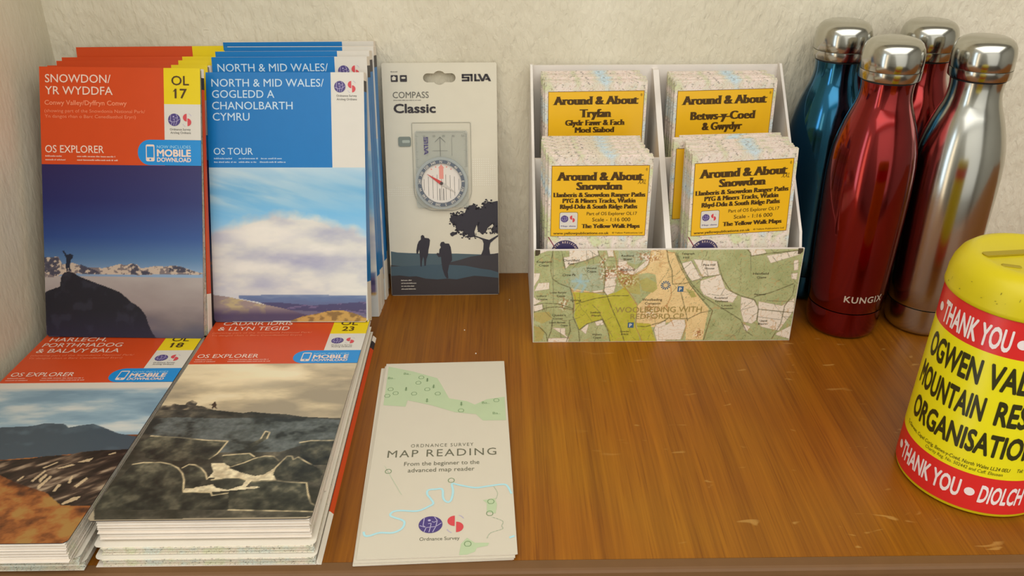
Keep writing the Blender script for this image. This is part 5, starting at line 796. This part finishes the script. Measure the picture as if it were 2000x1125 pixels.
PANY = paint('yellow_label_ink', O(222, 170, 28), 0.3, spec=.5); BRD = paint('brown_label_border', O(120, 84, 30), .4)
def fat(m, s, fx0, fx1, fz, cap, y, W, H, top, bold=.045):
    """fat-face display line inside the label: fractions of the label's width and height"""
    fat_line(m, s, (-W/2 + fx0*W), top - fz*H, cap*H, (fx1-fx0)*W, y)
def walk_map(label, M, title, t=.007, W=.0832, H=.160, PW=.0784, PH=.0612, scale=1.0, group=None, detail=True):
    root = thing('walk_map', label, 'map', group, M)
    m = MB(); n = 3; rnd = random.Random(len(label))
    W *= scale; PW *= scale; PH *= scale
    for i in range(n):
        dz = rnd.uniform(-.0006, .0006); dx = rnd.uniform(-.0004, .0004); m.box(-W/2+dx, t*i/n, .0002, W/2+dx, t*(i+.8)/n, H+dz)
    m.box(-W/2+.001, .0002, .001, W/2-.001, t*.9, H-.001)
    o = m.build('folded_sheet', MAPP, root)
    top = H - .0072*scale; y = -.0002
    m = MB(); m.m = 1; m.flat([(-PW/2, top-PH), (PW/2, top-PH), (PW/2, top), (-PW/2, top)], y); e = .00045; m.m = 0; m.flat([(-PW/2+e, top-PH+e), (PW/2-e, top-PH+e), (PW/2-e, top-e), (-PW/2+e, top-e)], y-.0001)
    m.build('title_label', [PANY, BRD], root)
    if not detail: return root
    y -= .00022; m = MB()
    F = lambda s, a, b_, z, c: fat(m, s, a, b_, z, c, y, PW, PH, top)
    P_ = lambda s, a, b_, z, c, bd=.01: text_into(m, s, -PW/2+a*PW, top-z*PH, c*PH, (b_-a)*PW, y, bd)
    if title == 'snowdon':
        F('Around & About', .05, .945, .205, .115); F('Snowdon', .255, .735, .335, .105)
        F('Llanberis & Snowdon Ranger Paths', .02, .975, .435, .062); F('PYG & Miners Tracks, Watkin', .115, .88, .518, .062); F('Rhyd-Ddu & South Ridge Paths', .09, .90, .602, .062)
        P_('Part of OS Explorer OL17', .375, .9, .695, .045); P_('Scale - 1:16 000', .435, .835, .785, .052); F('The Yellow Walk Maps', .325, .94, .882, .058)
        P_('www.yellowpublications.co.uk', .03, .615, .972, .034, .02); P_('\u00a9 Yellow Publications Ltd', .65, .97, .965, .022); text_into(m, 'XXL', -PW/2+.885*PW, top-.255*PH, .06*PH, .085*PW, y, 0, .4)
        lz = (.895, .655)
    elif title == 'tryfan':
        F('Around & About', .05, .945, .178, .11); F('Tryfan', .33, .665, .352, .11); F('Glydr Fawr & Fach', .18, .81, .463, .075); F('Moel Siabod', .28, .705, .563, .075)
        P_('Part of OS Explorer OL17', .375, .86, .665, .05, .015); P_('Scale - 1:16 000', .435, .82, .76, .055, .015); lz = (.87, .63)
    else:
        F('Around & About', .05, .945, .19, .115); F('Betws-y-Coed', .15, .84, .40, .11); F('& Gwydyr', .28, .71, .545, .105); P_('Part of OS Explorer OL18', .36, .86, .68, .05, .015); P_('Scale - 1:16 000', .43, .82, .77, .055, .015); lz = (.90, .665)
    text_into(m, '\u00ae', -PW/2+.96*PW, top-.075*PH, .035*PH, .02*PW, y)
    m.build('label_lettering', INKBR, root)
    x0, x1 = -PW/2+.095*PW, -PW/2+.28*PW; m = MB(); m.m = 1; m.flat(rrect(x0-.0003, top-lz[0]*PH-.0003, x1+.0003, top-lz[1]*PH+.0003, .0015, 4), y+.0001); m.m = 0; m.flat(rrect(x0, top-lz[0]*PH, x1, top-lz[1]*PH, .0013, 4), y)
    m.build('emblem_box', [TABW, INKBR], root)
    emblem(root, (x0+x1)/2-.0002, top-(lz[1]*.62+lz[0]*.38)*PH, .0062, y-.0001)
    if title == 'snowdon': m = MB(); text_into(m, 'Map data', x0+.0012, top-(lz[0]-.035)*PH, .0012, (x1-x0)-.0024, y-.0001, .01); m.build('emblem_lettering', PURP, root)
    if title == 'snowdon':
        m = MB(); rr = .0118; cx_, cz_ = -W/2+.0150, top-PH-.0155; m.flat(circ(cx_, cz_, rr, n=40), y+.0002); m.build('water_resistant_seal', paint('dark_seal_ink', O(58, 50, 82), .4), root)
        m = MB(); 
        for i, ch in enumerate('WATER RESISTANT'):
            a = math.radians(165 - i*10.7); v, f = glyphs(ch if ch != ' ' else '.', .01)
            if ch == ' ': continue
            xs = [p[0] for p in v]; mid = (min(xs)+max(xs))/2; s_ = .0017/CAP; t_ = a-math.pi/2; ct, st = math.cos(t_), math.sin(t_); bx_, bz_ = cx_+(rr-.0026)*math.cos(a), cz_+(rr-.0026)*math.sin(a)
            m.add([(bx_+(p[0]-mid)*s_*ct-p[1]*s_*st, y+.0001-p[2]*6e-6, bz_+(p[0]-mid)*s_*st+p[1]*s_*ct) for p in v], f)
        m.build('seal_lettering', INKW, root)
        m = MB(); m.flat([(-W/2+.0002, top-PH-.0005), (-W/2+.0012, top-PH-.0005), (-W/2+.0085, top-PH-.013), (-W/2+.0075, top-PH-.013)], y+.0002); m.build('printed_road', paint('road_red_ink', O(130, 60, 70), .5), root)
    return root
NUM = ['second', 'third', 'fourth', 'fifth', 'sixth', 'seventh']
def batch(title, where, x, y, z, dy, n, lean, yaw, roll, scale, group, t, drift, H):
    walk_map('front small yellow map titled %s in the %s compartment' % (dict(snowdon='Snowdon', tryfan='Tryfan', betws='Betws-y-Coed')[title], where), pose(x, y, z, lean, yaw, roll), title, t=t, H=H, scale=scale, group=group)
    rnd = random.Random(n*7+int(x*1e4))
    for i in range(n):
        slip = -.0070 if (where == 'front right' and i == 3) else 0
        walk_map(('%s small map from the front in the %s compartment, ' + ('slipped left, yellow edge showing' if slip else 'map printed top edge showing')) % (NUM[i], where), pose(x + slip + drift*(i+1) + rnd.uniform(-.0012, .0012), y + dy*(i+1), z, lean, yaw*(1-i*.12), roll*(1-i*.15)), title, t=t, H=H+rnd.uniform(-.0012, .0012), scale=scale, group=group, detail=False)
batch('snowdon', 'front left', .0803, -.1315, .0022, .0079, 6, 0.3, 0.1, 0, 1.0, 'small maps in the front left compartment', .0072, -.0007, .1652)
batch('snowdon', 'front right', .2012, -.1308, .0032, .0079, 5, 1.0, 3.0, -2.0, 1.03, 'small maps in the front right compartment', .0066, -.0009, .1670)
batch('tryfan', 'back left', .0848, -.0490, .0396, .0053, 6, 0.3, 0.4, -.5, 1.06, 'small maps in the back left compartment', .0048, -.0004, .1663)
batch('betws', 'back right', .1982, -.0490, .0402, .0053, 6, 0.2, 0.8, -1.2, 1.06, 'small maps in the back right compartment', .0046, -.0006, .1666)

# ------------------------------------------------------------------ steel bottles
def metal(name, col, rough, aniso=0.0, coat=0.0, lacquer=None):
    m_, nt, b_ = node_mat(name); L = nt.links.new; b_.inputs['Metallic'].default_value = 1.0; b_.inputs['Base Color'].default_value = col
    b_.inputs['Coat Weight'].default_value = coat; b_.inputs['Coat Roughness'].default_value = 0.08
    tc = N(nt, 'TexCoord'); mp = N(nt, 'Mapping'); mp.inputs['Scale'].default_value = (1, 1, 40 if aniso else 1); L(tc.outputs['Object'], mp.inputs['Vector'])
    n = N(nt, 'TexNoise', Scale=60.0, Detail=3.0); L(mp.outputs[0], n.inputs['Vector']); mr = N(nt, 'MapRange'); mr.inputs['To Min'].default_value = rough*.85; mr.inputs['To Max'].default_value = rough*1.15; L(n.outputs['Fac'], mr.inputs['Value']); L(mr.outputs[0], b_.inputs['Roughness'])
    return m_
STEEL = metal('brushed_steel', (0.52, 0.51, 0.46, 1), 0.17, 1); REDM = metal('red_lacquered_steel', (0.27, 0.011, 0.010, 1), 0.14, 0, .6); BLUM = metal('blue_lacquered_steel', (0.003, 0.115, 0.23, 1), 0.13, 0, .7); GASK = paint('black_gasket', (0.01, .01, .01, 1), .6)
def bottle(label, x, y, mat, yaw=0, text=False, seam=True):
    r = thing('bottle', label, 'bottle', 'steel drinking bottles', pose(x, y, 0.0002, 0, yaw))
    prof = [(.0, .0), (.0245, .0), (.0268, .0008), (.0288, .003), (.0300, .0065), (.0306, .0120), (.0313, .0262)]
    prof2 = [(.0309, .0268), (.0314, .0274), (.0322, .045), (.0334, .075), (.0343, .105), (.0347, .130), (.0346, .145), (.0340, .157), (.0326, .1680), (.0303, .1780), (.0274, .1880), (.0245, .1960), (.0220, .2025), (.0205, .2080), (.0199, .2130), (.0200, .2180), (.0205, .2220)]
    m = MB(); m.lathe(prof, 72, False, True); smooth_by_angle(m.build('base', mat, r, True), 40)
    m = MB(); m.lathe(prof2, 72, True, True); smooth_by_angle(m.build('body', mat, r, True), 50)
    m = MB(); m.lathe([(.0206, .2220), (.0206, .2238)], 48); smooth_by_angle(m.build('gasket', GASK, r, True), 40)
    m = MB(); m.lathe([(.0228, .2238), (.0232, .2244), (.0234, .2310)], 64, True, True); smooth_by_angle(m.build('cap_band', STEEL, r, True), 40)
    m = MB(); m.lathe([(.0231, .2312), (.0234, .2316), (.0234, .2400), (.0231, .2440), (.0222, .2478), (.0206, .2508), (.0182, .2530), (.0145, .2545), (.009, .2552), (.0001, .2553)], 64, True, True); smooth_by_angle(m.build('cap', STEEL, r, True), 50)
    if text:
        v, f = glyphs('KUNGIX', .02, 0, 1.12); m = MB(); s = .0058/CAP; m.add([(p[0]*s, -p[2]*6e-6, p[1]*s) for p in v], f); wrap(m, lambda z: .0316 + (z-.027)*.033 + .00025, math.radians(-25), .0385)
        m.build('lettering', paint('silver_lettering', O(176, 160, 140), .35), r)
    return r
def wrap(m, rad, a0, z0, cells=.0012):
    """wrap flat lettering (x, z) round a vertical axis, splitting it finely first"""
    bm = bmesh.new(); vs = [bm.verts.new(p) for p in m.v]
    for f in m.f:
        try: bm.faces.new([vs[i] for i in f])
        except ValueError: pass
    xs = [p[0] for p in m.v]; x = min(xs) + cells
    while x < max(xs):
        bmesh.ops.bisect_plane(bm, geom=bm.verts[:]+bm.edges[:]+bm.faces[:], plane_co=(x, 0, 0), plane_no=(1, 0, 0), dist=1e-7); x += cells
    x0 = min(xs)
    for v in bm.verts:
        z = z0 + v.co.z; r = rad(z) - v.co.y; a = a0 + (v.co.x - x0)/rad(z0); v.co = (r*math.sin(a), -r*math.cos(a), z)
    bm.verts.index_update(); m.v = [tuple(v.co) for v in bm.verts]; m.f = [tuple(v.index for v in f.verts) for f in bm.faces]; m.mi = [0]*len(m.f); bm.free(); return m
bottle('blue steel bottle at the back, between display box and front red bottle', .2935, -.0375, BLUM)
bottle('red steel bottle half hidden at the back, between front red and silver ones', .3670, -.0372, REDM)
bottle('front red steel bottle with silver brand lettering near its foot', .3068, -.1090, REDM, 0, True)
bottle('plain silver steel bottle at the right, behind the yellow collecting tin', .3795, -.1060, STEEL)

# ------------------------------------------------------------------ collecting tin
tn = thing('collecting_tin', 'yellow and red charity collecting tin with thank you lettering, cut by the right frame edge', 'collection tin', None, pose(.3244, -.3150, .0004, 0, 0))
R_ = lambda z: .0478 - .0265*z
TY = paint('yellow_tin_plastic', O(192, 174, 16), .4, spec=.4, var=.05); TYL = paint('yellow_label_paper', O(216, 202, 20), .3, spec=.5); TRD = paint('red_label_paper', O(200, 38, 34), .3, spec=.5)
m = MB(); m.lathe([(.0445, 0), (R_(0)-.0006, .0012), (R_(.002)-.0002, .003), (R_(.1405)-.0002, .1405)], 96, True, True); smooth_by_angle(m.build('body', TY, tn, True), 40)
for z0, z1, mt, nm in ((.0035, .0307, TRD, 'red_label_band'), (.0307, .1164, TYL, 'yellow_label_band'), (.1164, .1408, TRD, 'red_label_band')):
    m = MB(); m.lathe([(R_(z0)+.0001, z0), (R_(z1)+.0001, z1)], 96, False, False); m.build(nm, mt, tn, True)
m = MB(); m.lathe([(R_(.1408)+.0004, .1408), (R_(.1408)+.0012, .1416), (.0449, .1440), (.0446, .1500), (.0432, .1560), (.0405, .1612), (.0368, .1645), (.0325, .1658), (.0300, .1654), (.0285, .1650), (.0001, .1650)], 96, True, True); smooth_by_angle(m.build('lid', TY, tn, True), 60)
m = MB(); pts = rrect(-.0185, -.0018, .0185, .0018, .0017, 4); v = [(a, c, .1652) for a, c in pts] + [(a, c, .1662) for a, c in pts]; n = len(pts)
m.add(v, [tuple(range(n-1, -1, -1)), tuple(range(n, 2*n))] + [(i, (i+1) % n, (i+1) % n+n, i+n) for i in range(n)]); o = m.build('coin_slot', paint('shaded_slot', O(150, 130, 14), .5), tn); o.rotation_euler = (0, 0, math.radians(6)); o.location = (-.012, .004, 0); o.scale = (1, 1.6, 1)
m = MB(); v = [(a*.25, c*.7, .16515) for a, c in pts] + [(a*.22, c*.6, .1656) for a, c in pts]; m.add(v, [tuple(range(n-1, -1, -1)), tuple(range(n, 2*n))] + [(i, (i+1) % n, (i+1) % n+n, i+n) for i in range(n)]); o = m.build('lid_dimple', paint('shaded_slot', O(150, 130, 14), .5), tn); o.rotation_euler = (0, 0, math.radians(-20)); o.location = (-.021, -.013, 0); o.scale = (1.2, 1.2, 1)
rnd = random.Random(11); m = MB()
for i in range(26):
    a = math.radians(rnd.uniform(-110, 20)); z = rnd.uniform(.1435, .1545); r = .0452 if z < .150 else .0452 - (z-.150)*.25; da = rnd.uniform(.004, .02); dz = rnd.uniform(.0003, .0022) if rnd.random() < .4 else .0005
    m.add([(r*math.sin(a), -r*math.cos(a), z), (r*math.sin(a+da), -r*math.cos(a+da), z+.0003), ((r-.0001)*math.sin(a+da*1.3), -(r-.0001)*math.cos(a+da*1.3), z+dz), ((r-.0001)*math.sin(a+.004), -(r-.0001)*math.cos(a+.004), z+dz)], [(0, 1, 2, 3)])
m.build('scuff_marks', paint('olive_scuff', O(120, 110, 20), .6), tn)
def tin_text(name, items, mat, lift=.0003):
    for s, a0, a1, z, cap, bold, shear in items:
        v, f = glyphs(s, bold, shear); xs = [p[0] for p in v]; wd = math.radians(a1-a0)*R_(z); sx = wd/(max(xs)-min(xs)); sz = cap/CAP
        q = MB(); q.add([((p[0]-min(xs))*sx, -p[2]*6e-6, p[1]*sz) for p in v], f); wrap(q, lambda zz: R_(zz)+lift, math.radians(a0), z); q.build(name, mat, tn)
tin_text('red_band_lettering', [('THANK YOU', -94, -31.5, .1203, .0136, .03, 0), ('DIOLCH', -16, 22, .1203, .0136, .03, 0), ('THANK YOU', -96, -36.5, .0115, .0125, .03, 0), ('DIOLCH', -23.5, 9.5, .0115, .0125, .03, .1), ('THANK YOU', 36, 95, .0115, .0125, .03, 0)], paint('white_band_lettering', O(220, 205, 196), .35))
tin_text('main_lettering', [('OGWEN', -100, -45.5, .0940, .0158, .035, 0), ('VALLEY', -40.5, 14, .0940, .0158, .035, 0), ('MOUNTAIN', -103, -36, .0702, .0158, .035, 0), ('RESCUE', -28.5, 24, .0702, .0158, .035, 0), ('ORGANISATION', -98, 9, .0470, .0150, .035, 0)], paint('black_band_lettering', O(48, 44, 12), .35))
tin_text('small_lettering', [('Ty Derwen, Capel Curig, Betws-y-Coed, North Wales LL24 0EU', -100, -6.5, .0372, .0026, .01, .15), ('Charity Reg. No. 502442 and Caff. Eleusen', -71, -11, .0335, .0024, 0, .15), ('Tel: 01690', -2, 12, .0372, .0026, .01, .15)], paint('olive_small_lettering', O(80, 74, 16), .4))
for a, z, r in ((-24.5, .1268, .0032), (-101, .1268, .003), (-30, .0175, .0031), (-101, .0175, .003), (15.5, .0175, .0031)):
    q = MB(); q.flat(circ(r, 0, r, n=16), 0); wrap(q, lambda zz: R_(zz)+.0003, math.radians(a)-r/.046, z); q.build('bullet_mark', paint('white_band_lettering', O(220, 205, 196), .35), tn)

# ------------------------------------------------------------------ booklets
BKM = paint('booklet_paper', O(196, 187, 165), .5, spec=.3, var=.015)
def booklet(label, x, y, z, yaw, printed=False, t=.0011, warp=0):
    r = thing('booklet', label, 'booklet', 'map reading booklets', Matrix.Translation((x, y, z)) @ Matrix.Rotation(math.radians(yaw), 4, 'Z') @ Matrix.Rotation(math.radians(-90), 4, 'X'))
    W, L = .0978, .2195
    m = MB(); m.prism([(-W/2, 0), (W/2, 0), (W/2, L), (-W/2, L)], -t, -t*.55); m.build('front_cover', BKM, r)
    m = MB(); m.prism([(-W/2+.0002, .0003), (W/2-.0008, .0003), (W/2-.0008, L-.0003), (-W/2+.0002, L-.0003)], -t*.5, -t*.05); m.build('inner_pages', PAGES, r)
    return r, t
uy = math.degrees(math.atan2(.0068, .2200))
bk = lambda *a, **k: booklet(*a, **k)
booklet('bottom white booklet of the small pile, edges just peeping out in front', -.0422, -.3958, .0002, uy+.5)
booklet('middle white booklet of the small pile, under the titled one', -.0415, -.3952, .0015, uy-.1)
r, t = booklet('top white booklet titled MAP READING with green and blue map motif', -.0400, -.3936, .0028, uy)
y = -t-.00012
m = MB()
for P in TR['kgreen']: m = MB(); m.flat(sc([(max(-48.7, min(48.7, a)), max(.5, c)) for a, c in P]), y); m.build('green_woods_print', paint('pale_green_print', O(172, 186, 146), .5), r)
m = MB()
def poly_line(m, P, wd, y):
    for i, ((a, c), (d, e)) in enumerate(zip(P[:-1], P[1:])):
        L = math.hypot(d-a, e-c) or 1; nx, nz = -(e-c)/L*wd/2, (d-a)/L*wd/2; m.flat([(a-nx, c-nz), (d-nx, e-nz), (d+nx, e+nz), (a+nx, c+nz)], y)
        if i: m.flat(circ(a, c, wd/2, n=8), y)
def spline(P, k=4):
    P = [Vector(p) for p in P]; o = []
    for i in range(len(P)-1):
        p0, p1, p2, p3 = P[max(i-1, 0)], P[i], P[i+1], P[min(i+2, len(P)-1)]
        for j in range(k): t_ = j/k; o.append(tuple(.5*((2*p1)+(-p0+p2)*t_+(2*p0-5*p1+4*p2-p3)*t_*t_+(-p0+3*p1-3*p2+p3)*t_**3)))
    return o + [tuple(P[-1])]
def ribbon(m, P, wd, y):
    n = len(P); v = []
    for i, (a, c) in enumerate(P):
        (p, q), (s, t_) = P[max(i-1, 0)], P[min(i+1, n-1)]; L = math.hypot(s-p, t_-q) or 1; nx, nz = -(t_-q)/L*wd/2, (s-p)/L*wd/2; v += [(a-nx, y, c-nz), (a+nx, y, c+nz)]
    m.add(v, [(2*i, 2*i+2, 2*i+3, 2*i+1) for i in range(n-1)])
for P in TR['kriver']: ribbon(m, [(max(-48.7, min(48.7, a*1.0))*mm, c*mm) for a, c in spline(P)], 1.5*mm, y-.00008)
m.build('river_print', paint('pale_river_print', O(164, 204, 206), .5), r)
m = MB()
for P in TR['kstream']: poly_line(m, [(a*mm, c*mm) for a, c in spline(P)], .4*mm, y-.00008)
m.build('path_print', paint('faint_path_print', O(176, 186, 156), .5), r)
m = MB()
for x, z in TR['ktreesym']: ring_line(m, [(x*mm + 2.1*mm*math.cos(math.radians(a)), z*mm + 2.3*mm*math.sin(math.radians(a))) for a in range(-60, 241, 25)][:], .45*mm, y-.00008)
for x, z in TR['kfir']:
    m.flat(sc([(x-.2, z-3), (x+.2, z-3), (x+.2, z+2.5), (x-.2, z+2.5)]), y-.00008)
    for d in (-1.5, .2, 1.6): m.flat(sc([(x-1.3+d*.2, z+d-.3), (x+1.3-d*.2, z+d-.3), (x, z+d+.8)]), y-.00008)
for x, z in ((-33.5, 203.2), (-45.8, 197.4), (29.5, 159.5), (37.5, 145.4)): text_into(m, 'Ba..', x*mm, (z-1)*mm, 3*mm, None, y-.00008)
m.build('tree_symbols', paint('sage_symbol_ink', O(108, 134, 90), .5), r)
m = MB(); text_into(m, 'ORDNANCE SURVEY', -22.2*mm, 107.0*mm, 3.6*mm, 44.8*mm, y, 0, 0, 1.3); m.build('publisher_lettering', paint('sage_grey_lettering', O(98, 96, 76), .5), r)
m = MB(); text_into(m, 'MAP READING', -38.2*mm, 96.2*mm, 7.8*mm, 77*mm, y, 0, 0, 1.2); m.build('title_lettering', paint('sage_grey_lettering', O(98, 96, 76), .5), r); m = MB()
text_into(m, 'From the beginner to the', -25.8*mm, 86.6*mm, 4.2*mm, 52.4*mm, y, .003); text_into(m, 'advanced map reader', -22.8*mm, 79.6*mm, 4.2*mm, 46*mm, y, .003); m.build('subtitle_lettering', paint('sage_grey_lettering', O(98, 96, 76), .5), r)
m = MB(); text_into(m, 'Ordnance Survey', -11.6*mm, 13.6*mm, 2.9*mm, 25*mm, y, .003)
m.build('emblem_lettering', paint('sage_grey_lettering', O(98, 96, 76), .5), r)
emblem(r, 2.6*mm, 27.6*mm, 15.2*mm, y-.00008)

# ------------------------------------------------------------------ pieces that sit on a part become its sub-parts
SUB = {'title_lettering': 'title_band', 'subtitle_lettering': 'title_band', 'series_lettering': 'title_band', 'number_lettering': 'number_tab', 'emblem': 'white_tab', 'emblem_lettering': 'white_tab',
       'badge_lettering': 'badge', 'badge_small_lettering': 'badge', 'badge_screen': 'badge'}
SUBS = {'folded_map': SUB,
        'walk_map': {'label_lettering': 'title_label', 'emblem_box': 'title_label', 'emblem': 'title_label', 'emblem_lettering': 'title_label', 'seal_lettering': 'water_resistant_seal'},
        'compass': {'scale_print': 'baseplate', 'plate_lettering': 'baseplate', 'bezel_lettering': 'bezel', 'capsule_lines': 'capsule', 'orienting_arrow': 'capsule', 'pivot': 'capsule'},
        'compass_pack': {k: 'backing_card' for k in ('printed_far_hill', 'printed_middle_hill', 'printed_water', 'printed_near_hill', 'printed_walkers', 'printed_tree', 'small_lettering', 'bold_lettering', 'word_mark', 'pack_icons', 'icon_print', 'dot_print', 'foot_lettering')},
        'booklet': {k: 'front_cover' for k in ('green_woods_print', 'river_print', 'path_print', 'tree_symbols', 'publisher_lettering', 'title_lettering', 'subtitle_lettering', 'emblem_lettering', 'emblem')},
        'display_box': {k: 'front_panel' for k in ('front_map_print', 'parish_lettering', 'place_lettering', 'visitor_symbol', 'parking_symbol', 'parking_letters', 'corner_notches')},
        'collecting_tin': {'main_lettering': 'yellow_label_band', 'small_lettering': 'yellow_label_band', 'coin_slot': 'lid', 'lid_dimple': 'lid', 'scuff_marks': 'lid'},
        'bottle': {'lettering': 'body', 'cap_band': 'cap'}}
kind_of = lambda o: o.name.split('.')[0]
for r in [o for o in S.objects if o.parent is None and kind_of(o) in SUBS]:
    kids = list(r.children); first = {}
    for k in kids: first.setdefault(kind_of(k), k)
    for k in kids:
        host = first.get(SUBS[kind_of(r)].get(kind_of(k), ''))
        if host is not None and host is not k: k.parent = host
